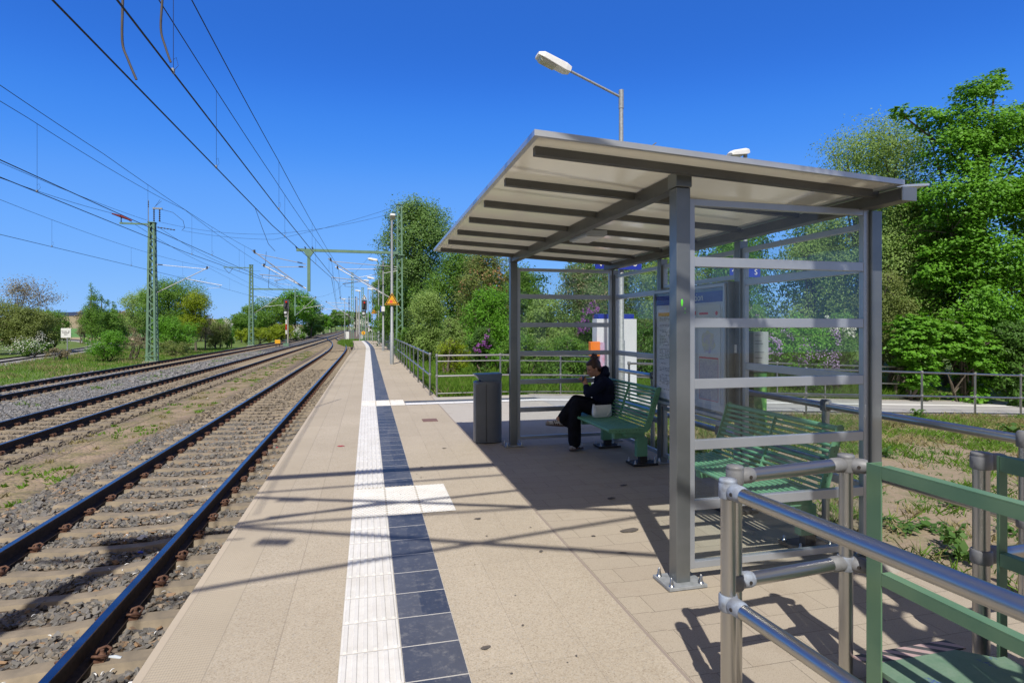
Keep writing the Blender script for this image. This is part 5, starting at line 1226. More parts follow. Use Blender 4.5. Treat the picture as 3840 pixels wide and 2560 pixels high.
# hands: palms, four bent fingers and a thumb each, closed round the phone
PH = pp(682, 455, 7.41)
for w_, s in ((WL, -1), (WR, 1)):
    palm = w_.lerp(PH, .55)+Vector((.012, s*.030, .0)); dirp = (PH-w_).normalized()
    b.obox(palm, Vector((0,1,0)), dirp, dirp.cross(Vector((0,1,0))), .014, .040, .034)
    limb(b, [w_, palm], [.025,.026])
    for k in range(4):
        base_ = palm+dirp*.036+Vector((-.026+.018*k, 0, .010*k-.010)); L = (.9, 1.05, 1.0, .8)[k]
        limb(b, [base_, base_+dirp*.026*L+Vector((-.010, -s*.004, .006)), base_+dirp*.036*L+Vector((-.022, -s*.020, .006)), base_+dirp*.034*L+Vector((-.026, -s*.034, .002))], [.0085,.0080,.0075,.0068], 8)
    limb(b, [palm+Vector((.022, 0, -.005)), palm+Vector((.024, -s*.014, .028)), palm+Vector((.006, -s*.024, .052)), palm+Vector((-.014, -s*.026, .060))], [.012,.0105,.0095,.008], 8)
fuse(b, 'body', skin, PW, .0055, 2)
# face details
for s in (-1, 1):
    MB().ell(hp_(.077,s*.030,.006), .010, .013, .0045, 10, 6, HM).build('eye', mat('closed_eyelid', (.12,.06,.045), (.15,.08,.06), 9, .6), PW)
    MB().tube([hp_(.083,s*.014,.026), hp_(.084,s*.032,.031), hp_(.073,s*.048,.024)], .0035, 6).build('eyebrow', hairm, PW)
MB().tube([hp_(.090,-.020,-.063), hp_(.095,0,-.062), hp_(.090,.020,-.063)], .004, 6).build('lips', mat('lip_red', (.32,.10,.08), (.35,.12,.1), 9, .5), PW)
eb = MB(); eb.tube([hp_(.0,.090,-.012), hp_(.004,.094,-.040)], .0045, 8); eb.ell(hp_(-.001,.088,-.008), .009, .008, .009, 8, 6); eb.build('earbud', M['white'], PW)
# hair pulled back into a knot
b = MB(); b.ell(hp_(-.030,0,.048), .098, .084, .088, 20, 14, HM); b.ell(hp_(-.062,0,-.005), .056, .076, .080, 16, 10, HM)
b.ell(hp_(.030,0,.085), .048, .060, .034, 14, 10, HM)
for s in (-1, 1): b.ell(hp_(-.020,s*.066,.040), .055, .018, .048, 12, 8, HM)
kn = pp(845, 150, 7.42)
rh = random.Random(4)
for k in range(15):
    v = Vector((rh.gauss(0,1), rh.gauss(0,1), rh.gauss(0,1))).normalized()*.040; b.ell(kn+v, .024, .024, .022, 10, 6)
limb(b, [hp_(-.05,0,.09), kn], [.05,.035])
fuse(b, 'hair', hairm, PW, .006, 2)
b = MB()
for k in range(26):
    a = rh.uniform(0, 6.28); p0 = kn+Vector((math.cos(a)*.045, rh.uniform(-.04,.04), math.sin(a)*.045)); p1 = p0+Vector((math.cos(a)*.018+.008, rh.uniform(-.02,.02), math.sin(a)*.018))
    b.tube([p0, p1], .0014, 4)
b.build('loose_strands', hairm, PW)
# hooded jacket
b = MB()
limb(b, [pp(985, 850, 7.42), pp(985, 740, 7.42), pp(965, 610, 7.42), pp(965, 520, 7.42), pp(945, 445, 7.42)], [.15,.15,.165,.15,.095], 18)
b.ell(pp(975, 870, 7.42), .135, .19, .09, 16, 10); b.ell(pp(985, 560, 7.42), .14, .215, .145, 16, 10); b.ell(pp(1000, 700, 7.42), .135, .19, .15, 16, 10)
for s_, e_, w_ in ((SL, EL, WL), (SR, ER, WR)):
    m_ = s_.lerp(e_, .5)+Vector((0,0,-.012)); wc = w_.lerp(e_, .22)
    limb(b, [uch.lerp(s_, .6), s_, m_, e_+Vector((.0,0,-.006)), e_.lerp(w_, .4), wc], [.085,.080,.072,.062,.050,.042], 14)
for k in range(9):                                        # hood lying in folds round the nape
    a = math.pi*(k/8)-.1; b.ell(pp(945, 345, 7.42)+Vector((.055*math.sin(a)+.018, .085*math.cos(a), .0+.045*math.sin(a)-.012)), .038, .036, .050, 12, 8)
b.ell(pp(1000, 320, 7.42), .042, .07, .052, 14, 8); b.ell(pp(1015, 375, 7.42), .05, .10, .055, 14, 8); b.ell(pp(905, 450, 7.42), .06, .075, .03, 12, 8)
fuse(b, 'hooded_jacket', navyc, PW, .009, 3)
# wide trousers
b = MB()
b.ell(pp(975, 905, 7.42), .15, .185, .085, 18, 10)
limb(b, [hL, hL.lerp(kL, .5)+Vector((0,0,.0)), kL], [.105,.098,.080], 16); limb(b, [hR, hR.lerp(kR, .5)+Vector((0,0,.015)), kR+Vector((.01,0,-.012))], [.105,.095,.078], 16)
limb(b, [kL, pp(580, 950, 7.33), pp(575, 1150, 7.33), pp(578, 1330, 7.34)], [.082,.086,.090,.088], 16)
limb(b, [kR+Vector((.01,0,-.012)), pp(490, 880, 7.42), pp(412, 990, 7.38), pp(385, 1030, 7.38)], [.078,.072,.070,.062], 16)
b.prism([tuple((p.x, p.z)) for p in (pp(455,930,7.38), pp(345,985,7.38), pp(400,1070,7.38), pp(425,1110,7.38), pp(468,1120,7.38), pp(480,1010,7.38))][::-1], 7.33, 7.43, 'xz')
fuse(b, 'trousers', blk, PW, .010, 3)
# trainers
shm = mat('white_suede', (.60,.60,.63), (.5,.5,.54), 12, .7); sol = mat('gum_sole', (.10,.08,.07), (.14,.11,.09), 12, .7)
for (heel, toe, ank) in ((pp(665,1372,7.36), pp(520,1418,7.30), pp(600,1345,7.33)), (pp(405,1078,7.37), pp(192,1062,7.36), pp(350,1025,7.37))):
    d = (toe-heel).normalized(); upv = Vector((0,0,1)) if abs(d.z) > .3 else Vector((0,0,1)); sd = d.cross(upv).normalized(); upv = sd.cross(d)
    if heel.z < .15: heel.z = .05; toe.z = .045; d = (toe-heel).normalized(); sd = d.cross(Vector((0,0,1))).normalized(); upv = Vector((0,0,1))
    L = (toe-heel).length; b = MB()
    limb(b, [heel+upv*.018, heel+d*L*.45+upv*.014, toe-d*.02], [.034,.038,.030], 14); limb(b, [heel+d*.03+upv*.03, ank], [.036,.034], 12)
    sh = fuse(b, 'shoe', shm, PW, .006, 2)
    so_ = MB(); ring = [(-.035,0),(-.02,.033),(L*.3,.036),(L*.65,.046),(L*.9,.040),(L+.012,.018),(L+.012,-.018),(L*.9,-.040),(L*.65,-.046),(L*.3,-.036),(-.02,-.033)]
    lo = [heel+d*f+sd*w_-upv*.034 for f, w_ in ring]; hi = [heel+d*f+sd*w_-upv*.016 for f, w_ in ring]; n = len(ring)
    so_.add(lo+hi, [tuple(range(n)), tuple(range(n, 2*n))[::-1]]+[(k, n+k, n+(k+1) % n, (k+1) % n) for k in range(n)]); so_.build('sole', sol, sh)
    for s in (-1, 1):
        for k in range(3):
            c = heel+d*L*(.30+.13*k); MB().bar(c+sd*s*.034-upv*.012, c+d*.025+sd*s*.030+upv*.036, .011, .006, sd).build('shoe_stripe', blk, sh)
    tc = MB(); tc.ell(toe-d*.012, .036, .034, .022, 12, 8); tc.build('toe_cap', mat('grey_toe_cap', (.3,.27,.25), (.35,.32,.3), 8, .7), sh)
MP = thing('mobile_phone', 'small dark phone held up in both hands by the seated woman', 'phone', tuple(PH))
q = MB(); ax = Vector((.35,0,1)).normalized(); q.obox(PH+Vector((-.004,0,.012)), Vector((0,1,0)), ax, ax.cross(Vector((0,1,0))).normalized(), .068, .036, .005); q.build('phone_body', M['black'], MP, .002)
q = MB(); q.obox(PH+Vector((.0015,0,.013)), Vector((0,1,0)), ax, ax.cross(Vector((0,1,0))).normalized(), .063, .032, .0008); q.build('screen', mat('dim_phone_screen', (.05,.06,.08), (.06,.07,.1), 3, .15), MP)
# ---------------------------------------------------------------- vegetation
LV = {
 'lime': leafmat('fresh_lime_leaf', (0.079,0.232,0.015), (0.195,0.439,0.037), .36, 1.2),
 'mid': leafmat('mid_green_leaf', (0.091,0.207,0.024), (0.207,0.378,0.055), .4, .5),
 'dark': leafmat('dark_green_leaf', (0.055,0.140,0.020), (0.122,0.256,0.037), .35, .5),
 'willow': leafmat('grey_green_willow_leaf', (0.183,0.305,0.073), (0.366,0.512,0.146), .4, .7),
 'poplar': leafmat('poplar_leaf', (0.091,0.195,0.037), (0.220,0.366,0.091), .35, .5, .5),
 'yellow': leafmat('yellow_green_leaf', (.19,.28,.012), (.33,.42,.02), .4, .6),
 'buds': leafmat('brown_young_leaf', (0.232,0.189,0.110), (0.366,0.329,0.195), .3, .6),
 'olive': leafmat('olive_shrub_leaf', (0.146,0.201,0.049), (0.256,0.317,0.085), .35, .6),
 'pine': leafmat('blue_green_needles', (0.098,0.171,0.061), (0.207,0.293,0.104), .2, .6),
 'rust': leafmat('hanging_brown_catkins', (.27,.14,.06), (.40,.24,.12), .2, .8),
 'lilac': leafmat('lilac_blossom', (.36,.22,.46), (.55,.42,.64), .2, 2),
 'purple': leafmat('purple_lilac_blossom', (.22,.06,.28), (.36,.12,.42), .2, 2),
 'whiteb': leafmat('white_blossom', (.55,.56,.48), (.75,.75,.70), .2, 2)}
def leaves(P, N, L, W, seed, curl=.15):
    "one four-cornered, slightly folded leaf at each point P with size L; N are preferred normals"
    g = np.random.default_rng(seed); n = len(P)
    nr = N*1.0+g.normal(0, .55, (n, 3)); nr /= np.linalg.norm(nr, axis=1)[:, None]+1e-6
    t = g.normal(0, 1, (n, 3)); t[:, 2] -= .35; t -= nr*(t*nr).sum(1)[:, None]; t /= np.linalg.norm(t, axis=1)[:, None]+1e-6
    b = np.cross(nr, t); s = (L*g.uniform(.65, 1.3, n))[:, None]
    V = np.stack([P-t*s*.5, P+b*s*W*.5-nr*s*curl, P+t*s*.5, P-b*s*W*.5-nr*s*curl], 1)
    return V.reshape(-1, 3), (np.arange(n*4).reshape(n, 4))
def blobpts(lumps, n, seed, cl=14, spread=.16, gap=.0, inner=.35, upb=.45, zs=1.0):
    "leaf positions clustered on sprays near the surface of the lumps; sprays are dropped by noise to leave gaps"
    g = np.random.default_rng(seed); C = np.array([l[0] for l in lumps], float); Rr = np.array([l[1] for l in lumps], float)
    w_ = (Rr.prod(1))**(2/3); w_ /= w_.sum(); nc = max(4, n//cl)
    idx = g.choice(len(lumps), nc, p=w_); d = g.normal(0, 1, (nc, 3)); d[:, 2] = np.where(g.random(nc) < .25, d[:, 2], np.abs(d[:, 2])*.9+.0*d[:, 2])
    d[:, 2] = np.where(g.random(nc) < .35, -np.abs(d[:, 2])*.8, d[:, 2]); d[:, 1] = np.where(g.random(nc) < .5, -np.abs(d[:, 1]), d[:, 1]); d /= np.linalg.norm(d, axis=1)[:, None]
    rad = inner+(1-inner)*g.random(nc)**.45; rad *= 1+.13*np.sin(idx*3.7+d[:, 0]*5)+.10*np.sin(d[:, 2]*9+idx)
    cc = C[idx]+d*rad[:, None]*Rr[idx]
    if gap:
        nz = np.sin(cc[:, 0]*2.3+seed)*np.sin(cc[:, 1]*2.1+1.3*seed)*1.1+np.sin(cc[:, 2]*2.9+seed*.7)*.8
        k = nz > -1.6+gap*1.5; cc, d, idx = cc[k], d[k], idx[k]
    m = len(cc); P = np.repeat(cc, cl, 0)+np.clip(g.normal(0, 1, (m*cl, 3)), -1.5, 1.5)*np.array([1, 1, zs])*spread*np.repeat(Rr[idx].mean(1), cl)[:, None]
    N = np.repeat(d, cl, 0)+np.array([0, 0, upb]); return P, N, cc
def tree(name, label, cat, x, y, z0, lumps, leaf, n, L, W=.6, trunk=.12, stems=1, seed=1, gap=.3, spread=.16, bare=0, group=None, extra=(), cl=14, inner=.35, trunkname='trunk', bark='bark', upb=.45, zs=1.0):
    "lumps: list of ((dx,dy,z),(rx,ry,rz)) relative to (x,y,z0)"
    o = thing(name, label, cat, (x, y, z0), group); g = random.Random(seed)
    lm = [((x+c[0], y+c[1], z0+c[2]), r) for c, r in lumps]
    P, N, cc = blobpts(lm, n, seed, cl, spread, gap, inner, upb, zs); V, F_ = leaves(P, N, L, W, seed+5)
    npmesh('crown', V, F_, LV[leaf], o)
    b = MB()
    for s in range(stems):
        bx, by = (g.uniform(-.35, .35), g.uniform(-.35, .35)) if stems > 1 else (0, 0)
        base_ = Vector((x+bx*min(1, stems*.3), y+by*min(1, stems*.3), z0-.2)); tops = sorted(lm, key=lambda l: -l[0][2])
        tp = Vector(tops[0][0]) if stems == 1 else Vector(g.choice(lm)[0]); mid = base_.lerp(tp, .5)+Vector((g.uniform(-.2,.2), g.uniform(-.2,.2), 0))
        b.tube([base_, base_.lerp(mid, .5), mid, mid.lerp(tp, .55), tp], [trunk*1.15, trunk, trunk*.72, trunk*.45, trunk*.15], 8)
        for c, r in (lm if stems == 1 else g.sample(lm, min(len(lm), 3))):
            q = base_.lerp(tp, g.uniform(.35, .7)); e = Vector(c); m_ = q.lerp(e, .5)+Vector((0,0,.1))
            b.tube([q, m_, e], [trunk*.4, trunk*.28, trunk*.12], 6)
    nbr = int(len(cc)*.35) if not bare else len(cc)
    for c in cc[:min(len(cc), 110+bare*900)]:
        e = Vector(c); l = min(lm, key=lambda l: (Vector(l[0])-e).length); q = Vector(l[0]).lerp(e, g.uniform(.05, .3))
        m_ = q.lerp(e, .5)+Vector((g.uniform(-.1,.1), g.uniform(-.1,.1), g.uniform(0,.15))); b.tube([q, m_, e], [trunk*.12+.003, trunk*.07+.003, .003+.01*trunk], 4, False)
    b.build(trunkname, M[bark], o)
    for nm, lf, lo_, nn, sz, cl2, sp2 in extra:
        lx = [((x+c[0], y+c[1], z0+c[2]), r) for c, r in lo_]; P, N, _ = blobpts(lx, nn, seed+77, cl2, sp2, 0, .75)
        V, F_ = leaves(P, N, sz, .8, seed+9); tag(npmesh(nm, V, F_, LV[lf], o), kind='stuff')
    return o
def auto(h, w, k=7, seed=1, base=.12, dep=None, top=1.0, flat=1.0, sq=2.2):
    "irregular crown lumps filling a rounded outline h high and w wide"
    g = random.Random(seed); dep = dep or w; out = []; H0 = h*(1-base); r0 = .27*min(w, H0); k = int(k*1.7)
    def hw(f): return (1-abs(2*f-1)**sq)**.5
    for i in range(k):
        f = (i+g.random())/k; r = r0*g.uniform(.75, 1.25); z = min(max(h*base+H0*f, h*base+r*.6), h-r*.85)
        m_ = max(0, w*.5*hw(min(max(f, .12), .88))-r*.75); a = g.uniform(0, 6.28); q = g.uniform(.55, 1.05)
        out.append(((math.cos(a)*m_*q, math.sin(a)*m_*q*dep/w, z), (r, r*min(1, dep/w*1.3), r*g.uniform(.75, 1.0)*flat)))
    for s_ in (-1, 1):
        for f in (.3, .62): r = r0*g.uniform(.8, 1.0); out.append(((s_*(w*.5*hw(f)-r*.9)*g.uniform(.85, 1.02), 0, h*base+H0*f), (r, r, r*.85)))
    r = r0*.8; out.append(((g.uniform(-.12,.12)*w, 0, h-r), (r, r, r))); out.append(((0, 0, h*base+H0*.5), (w*.30, min(dep,w)*.30, H0*.36)))
    return out
def plant(px, wpx, pytop, d, leaf, n, L, label, name='shrub', cat='shrub', k=7, seed=1, zg=None, **kw):
    x, y = spot(px, d); w = wpx*d/FPX; z0 = float(gz(x, y)) if zg is None else zg; h = zat(pytop, d)-z0
    kw.setdefault('trunk', .03+.012*h); kw.setdefault('stems', 1 if cat == 'tree' else 4)
    lumps = kw.pop('lumps', None) or auto(h, w, k, seed, kw.pop('base', .14 if cat != 'tree' else .28), kw.pop('dep', None))
    return tree(name, label, cat, x, y, z0, lumps, leaf, n, L, seed=seed, trunkname='trunk' if cat == 'tree' else 'stem', **kw)
GL_ = 'trees and shrubs left of the tracks'; GR_ = 'trees and shrubs behind the railing on the right'; GF_ = 'far trees round the bend'
# ---- left
plant(50, 330, 1050, 62, 'buds', 6500, .16, 'half-bare brownish tree at the left edge, sky showing through its top', 'tree', 'tree', 9, 3, gap=.5, bare=1, group=GL_, spread=.22)
plant(-40, 330, 1120, 55, 'olive', 14000, .17, 'olive brown thicket filling the left edge of the picture', 'shrub', 'shrub', 8, 4, gap=.3, group=GL_)
plant(110, 230, 1150, 56, 'olive', 14000, .15, 'brownish green bush under the half-bare tree', 'shrub', 'shrub', 7, 5, gap=.3, group=GL_)
plant(185, 150, 1160, 60, 'mid', 10000, .16, 'brighter green bush at the right end of the left-hand thicket', 'shrub', 'shrub', 7, 6, gap=.3, group=GL_)
plant(120, 130, 1275, 50, 'mid', 3500, .12, 'low bush with white blossom at the foot of the left-hand thicket', 'flowering_shrub', 'shrub', 5, 7, gap=.2, group=GL_, extra=(('blossom','whiteb',[((-.2,-.5,1.0),(1.4,.8,.7)),((.9,-.3,1.3),(.6,.6,.8))],700,.09,10,.2),))
plant(218, 90, 1300, 46, 'buds', 1800, .09, 'twiggy grey-brown bush at the foot of the notice board', 'shrub', 'shrub', 4, 8, gap=.5, group=GL_, bare=1)
for i, (px, w_, t_) in enumerate(((348, 70, 1075), (385, 60, 1112), (425, 52, 1133))):
    x, y = spot(px, 80+i*4); d = 80+i*4; h = zat(t_, d)+1.0; W_ = w_*d/FPX
    lumps = [((random.Random(i*9+k).uniform(-.2,.2)*W_, 0, h*(.28+.68*k/7)), (W_*.5*(1.05-.85*(k/7)**1.5), W_*.5*(1.05-.85*(k/7)**1.5), h*.12)) for k in range(8)]
    tree('birch_tree', ['tallest pointed dark green birch left of the first mast', 'second pointed birch, just right of the tallest one', 'low round birch beside the pointed pair'][i], 'tree', x, y, -1.0, lumps, 'mid' if i != 1 else 'dark', 6500, .17, .5, .13, 1, 31+i, .35, .2, 0, GL_)
plant(405, 170, 1155, 84, 'mid', 8000, .2, 'green bushes filling in below the birches', 'shrub', 'shrub', 7, 40, gap=.25, group=GL_)
plant(312, 60, 1165, 90, 'buds', 2500, .18, 'small brownish bush left of the birches', 'shrub', 'shrub', 5, 41, gap=.5, group=GL_)
plant(478, 70, 1160, 88, 'buds', 3000, .2, 'brownish bush between the birches and the big green tree', 'shrub', 'shrub', 5, 42, gap=.4, group=GL_)
plant(402, 160, 1238, 44, 'lime', 11000, .085, 'round bright green bush between the notice board and the first mast', 'shrub', 'shrub', 7, 43, gap=.15, group=GL_, base=.1)
plant(500, 95, 1245, 47, 'buds', 2600, .09, 'dark twiggy bush at the left foot of the first mast', 'shrub', 'shrub', 5, 44, gap=.5, bare=1, group=GL_)
plant(545, 165, 1075, 70, 'willow', 14000, .17, 'pale loose willow just left of the first mast', 'tree', 'tree', 8, 45, gap=.45, group=GL_)
plant(650, 240, 1045, 64, 'mid', 26000, .15, 'large round green tree behind the first mast, right of its foot', 'tree', 'tree', 10, 46, gap=.3, group=GL_)
plant(735, 130, 1085, 62, 'yellow', 9000, .14, 'yellow-green crown on the right shoulder of the large round tree', 'tree', 'tree', 7, 47, gap=.4, group=GL_)
plant(650, 190, 1185, 57, 'lime', 12000, .12, 'fresh green bushes under the large round tree', 'shrub', 'shrub', 8, 48, gap=.25, group=GL_, dep=2.5)
plant(660, 130, 1275, 52, 'olive', 3500, .1, 'low dry brush behind the foot of the first mast', 'shrub', 'shrub', 5, 49, gap=.3, group=GL_)
plant(770, 70, 1175, 66, 'buds', 2200, .12, 'nearly bare grey tree right of the large round tree', 'tree', 'tree', 6, 50, gap=.6, bare=1, group=GL_)
plant(815, 110, 1205, 70, 'olive', 6000, .15, 'grey-green bushes in the gap between the two tree groups', 'shrub', 'shrub', 7, 51, gap=.3, group=GL_, bare=1)
plant(858, 45, 1235, 72, 'lime', 3500, .12, 'narrow bright bush left of the second mast', 'shrub', 'shrub', 5, 52, gap=.2, group=GL_, extra=(('blossom','whiteb',[((-.1,-.2,2.9),(.6,.6,.9))],260,.13,10,.2),))
plant(905, 120, 1170, 96, 'mid', 8000, .22, 'grey-green tree left of the second mast', 'tree', 'tree', 7, 53, gap=.3, group=GL_)
plant(1010, 200, 1120, 112, 'mid', 14000, .27, 'broad round green tree behind the second mast', 'tree', 'tree', 9, 54, gap=.25, group=GL_)
plant(1110, 170, 1086, 118, 'lime', 14000, .28, 'tall bright tree right of the second mast under the hanging post', 'tree', 'tree', 9, 55, gap=.25, group=GL_)
plant(1165, 90, 1118, 125, 'dark', 8000, .28, 'dark green tree at the right end of the group by the left signal', 'tree', 'tree', 8, 56, gap=.2, group=GL_)
plant(968, 180, 1225, 88, 'yellow', 10000, .17, 'wide yellow-green bush behind the second mast', 'shrub', 'shrub', 8, 57, gap=.1, group=GL_, dep=5)
plant(1055, 100, 1212, 92, 'yellow', 7000, .17, 'yellow-green bush just left of the red signal', 'shrub', 'shrub', 7, 58, gap=.1, group=GL_)
plant(1105, 90, 1240, 100, 'mid', 5000, .18, 'bush with white blossom right of the left signal', 'flowering_shrub', 'shrub', 6, 59, gap=.2, group=GL_, extra=(('blossom','whiteb',[((-.3,-.8,1.4),(1.6,.8,1.0))],500,.16,10,.2),))
plant(1165, 110, 1215, 128, 'mid', 7000, .22, 'green bushes at the foot of the dark tree', 'shrub', 'shrub', 7, 60, gap=.15, group=GL_)
rv = random.Random(21)
for i in range(9):
    px = 1195+i*22+rv.uniform(-5,5); d = 170+i*22; plant(px, 62, 1178-rv.uniform(0,22)+(i < 3)*12, d, rv.choice(['mid','lime','dark']), 2600, d*.0026, ['%s tree in the far row round the bend, number %s from the left' % (a, n_) for a, n_ in zip(('first','second','third','fourth','fifth','sixth','seventh','eighth','ninth'), 'one two three four five six seven eight nine'.split())][i].split(',')[0]+', counted from the left', 'tree', 'tree', 6, 70+i, gap=.15, group=GF_)
plant(1345, 90, 1196, 300, 'whiteb', 1500, .8, 'pale blossoming bushes at the end of the line', 'flowering_shrub', 'shrub', 5, 82, gap=.3, group=GF_)
for i, (px, w_, t_, d_, lf) in enumerate(((0,160,1185,100,'mid'),(120,120,1195,100,'olive'),(365,110,1180,110,'mid'),(450,120,1185,112,'olive'),(540,130,1170,108,'mid'),(640,150,1180,106,'mid'),(750,140,1188,104,'olive'),(840,130,1195,108,'mid'),(910,110,1188,118,'olive'),(990,120,1175,130,'dark'))):
    plant(px, w_, t_, d_, lf, 6000, .24, ['backing bush %s' % q for q in ('behind the half-bare tree','behind the white blossom at the left','behind the pointed birches','behind the brownish bush by the birches','behind the pale loose willow','behind the large round tree','behind the yellow-green crown','behind the gap bushes','left of the broad round tree','behind the broad round tree')][i], 'shrub', 'shrub', 7, 200+i, gap=.05, group=GL_)
# low distant woods on the horizon
for i, (x0, x1, y, h) in enumerate(((-330,-150,520,4),(60,420,300,13))):
    g = np.random.default_rng(90+i); n = 9000; X = g.uniform(x0, x1, n); Y = y+g.normal(0, 8, n); Z = np.abs(g.normal(0, .45, n))*h*(.8+.3*np.sin(X*.07)); Z = np.minimum(Z, h*1.3)-1
    V, F_ = leaves(np.stack([X, Y, Z], 1), np.tile([0, -.6, .6], (n, 1)), 2.2, .8, 91+i); tag(npmesh('distant_woods', V, F_, LV['dark']), kind='stuff')
# solar park on the hill
SP = thing('solar_park', 'dark blue rows of solar panels along the brown hilltop', 'solar panels', (-250, 600, 8))
rv = random.Random(8)
for k in range(7):
    x0 = -272+k*13; b = MB(); y = 560+k*4
    zz = [float(gz(x0+q*3, y)) for q in range(8)]; b.add([(x0+q*6.5, y, float(gz(x0+q*6.5, y))+.6) for q in range(8)]+[(x0+q*6.5, y+3, float(gz(x0+q*6.5, y+3))+3.2) for q in range(8)], [(q, q+1, q+9, q+8) for q in range(7)])
    b.build('panel_row', M['solar'], SP)
# ---- right: poplar, mixed hedge, lilacs, willow, lime
plant(1570, 290, 748, 47, 'poplar', 44000, .155, 'tall poplar with glinting leaves right of the green platform mast', 'poplar_tree', 'tree', 13, 101, gap=.33, group=GR_, base=.34)
plant(1455, 130, 985, 58, 'poplar', 12000, .16, 'slimmer poplar left of the tall one, behind the lamp posts', 'poplar_tree', 'tree', 9, 102, gap=.35, group=GR_)
plant(1430, 70, 1120, 70, 'dark', 6000, .17, 'dark tree behind the signal with the figure 6', 'tree', 'tree', 6, 103, gap=.2, group=GR_)
plant(1500, 190, 1060, 42, 'mid', 16000, .12, 'dense green tree under the tall poplar', 'tree', 'tree', 9, 104, gap=.2, group=GR_, base=.15)
plant(1700, 220, 935, 33, 'mid', 18000, .10, 'green tree between poplar and brown-tasselled tree', 'tree', 'tree', 9, 105, gap=.3, group=GR_, base=.15)
plant(1600, 170, 1090, 29, 'willow', 15000, .085, 'grey-green willow bush in front of the poplar', 'shrub', 'shrub', 8, 106, gap=.25, group=GR_)
plant(1560, 170, 1230, 30, 'mid', 9000, .085, 'low green bushes beyond the bend in the railing', 'shrub', 'shrub', 7, 107, gap=.1, group=GR_)
plant(1690, 110, 1190, 25, 'willow', 8000, .075, 'pale bush with bare upright stems, left of the bright bush', 'shrub', 'shrub', 7, 108, gap=.4, bare=1, group=GR_)
plant(1810, 230, 925, 27, 'olive', 16000, .085, 'brown-tasselled tree over the litter bin', 'tree', 'tree', 8, 109, gap=.3, group=GR_, base=.2, extra=(('catkins','rust',[((0,-.6,4.0),(1.1,.7,1.0))],420,.09,7,.12),))
plant(1830, 200, 1075, 22.5, 'lime', 14000, .075, 'bright fresh green bush above the litter bin', 'shrub', 'shrub', 8, 110, gap=.3, group=GR_)
plant(1800, 110, 1225, 19.5, 'dark', 5500, .065, 'purple lilac left of the shelter, above the low railing', 'lilac_shrub', 'shrub', 6, 111, gap=.2, group=GR_, extra=(('blossom','purple',[((.15,-.4,1.35),(.22,.2,.28)),((-.15,-.4,1.05),(.13,.12,.2)),((.05,-.5,.7),(.13,.12,.12))],380,.045,16,.17),))
plant(1700, 130, 1270, 19, 'yellow', 4500, .055, 'yellow-green bush with small yellow flowers by the bend', 'shrub', 'shrub', 6, 112, gap=.3, group=GR_)
plant(1960, 190, 1250, 18.2, 'mid', 10000, .065, 'leafy bush behind the low railing beside the shelter post', 'shrub', 'shrub', 8, 113, gap=.2, group=GR_)
plant(1950, 170, 990, 30, 'mid', 11000, .095, 'tree seen through the far glass, left of the sky gap', 'tree', 'tree', 8, 114, gap=.3, group=GR_, base=.2)
plant(2060, 200, 1105, 21, 'willow', 12000, .07, 'grey-green bush seen through the far glass', 'shrub', 'shrub', 8, 115, gap=.3, group=GR_)
plant(2180, 230, 985, 24, 'pine', 16000, .07, 'pine with pale candles seen through the shelter', 'pine_tree', 'tree', 9, 116, gap=.3, group=GR_, base=.15, extra=(('candles','buds',[((0,-1,3.4),(1.4,.5,1.0))],500,.07,5,.15),))
plant(2200, 130, 1165, 19, 'dark', 7000, .06, 'purple lilac seen through the far glass over the woman', 'lilac_shrub', 'shrub', 7, 117, gap=.3, group=GR_, extra=(('blossom','purple',[((-.05,-.5,2.3),(.3,.25,.28)),((-.35,-.5,1.9),(.2,.2,.3))],650,.045,16,.17),))
plant(2110, 220, 1255, 17.4, 'mid', 12000, .06, 'dense leafy bush behind the seated woman', 'shrub', 'shrub', 8, 118, gap=.15, group=GR_)
plant(2330, 260, 960, 26, 'pine', 15000, .075, 'second pine behind the blue direction sign', 'pine_tree', 'tree', 9, 119, gap=.3, group=GR_, base=.15)
plant(2400, 250, 1170, 18.5, 'dark', 11000, .065, 'dark bush behind the pale cabinet', 'shrub', 'shrub', 8, 120, gap=.2, group=GR_)
plant(2520, 260, 880, 24, 'willow', 18000, .075, 'willow seen between the shelter posts over the information board', 'willow_tree', 'tree', 9, 121, gap=.35, group=GR_, base=.2)
plant(2640, 240, 1130, 18.5, 'mid', 11000, .065, 'bush behind the information board', 'shrub', 'shrub', 8, 122, gap=.2, group=GR_)
plant(2760, 260, 840, 25, 'lime', 17000, .08, 'bright tree seen through the top panes of the near glass', 'tree', 'tree', 9, 123, gap=.4, group=GR_, base=.2)
lb_ = [((-1.2,-.6,1.9),(.5,.3,.6)),((.2,-.7,1.35),(.7,.3,.45)),((1.3,-.6,1.2),(.6,.3,.4)),((-.5,-.6,2.3),(.4,.3,.3))]
plant(2800, 200, 1150, 18, 'mid', 14000, .075, 'lilac with dark purple blossom seen through the near glass', 'lilac_shrub', 'shrub', 8, 124, gap=.2, group=GR_, extra=(('blossom','purple',lb_,1100,.05,18,.16),))
plant(2960, 300, 1185, 17.2, 'lime', 20000, .08, 'broad pale lilac bush in the middle of the near glass', 'lilac_shrub', 'shrub', 9, 125, gap=.15, group=GR_, extra=(('blossom','lilac',[((-.9,-.7,1.4),(.5,.3,.5)),((.2,-.8,1.1),(.8,.3,.6)),((.9,-.6,1.6),(.4,.3,.4)),((-.2,-.5,2.0),(.4,.3,.2))],1500,.05,18,.13),))
plant(3130, 200, 1170, 17.6, 'mid', 11000, .075, 'white lilac at the right side of the near glass', 'lilac_shrub', 'shrub', 7, 126, gap=.2, group=GR_, extra=(('blossom','whiteb',[((-.3,-.5,2.0),(.5,.3,.22)),((-.75,-.4,2.2),(.13,.13,.3))],550,.06,16,.16),))
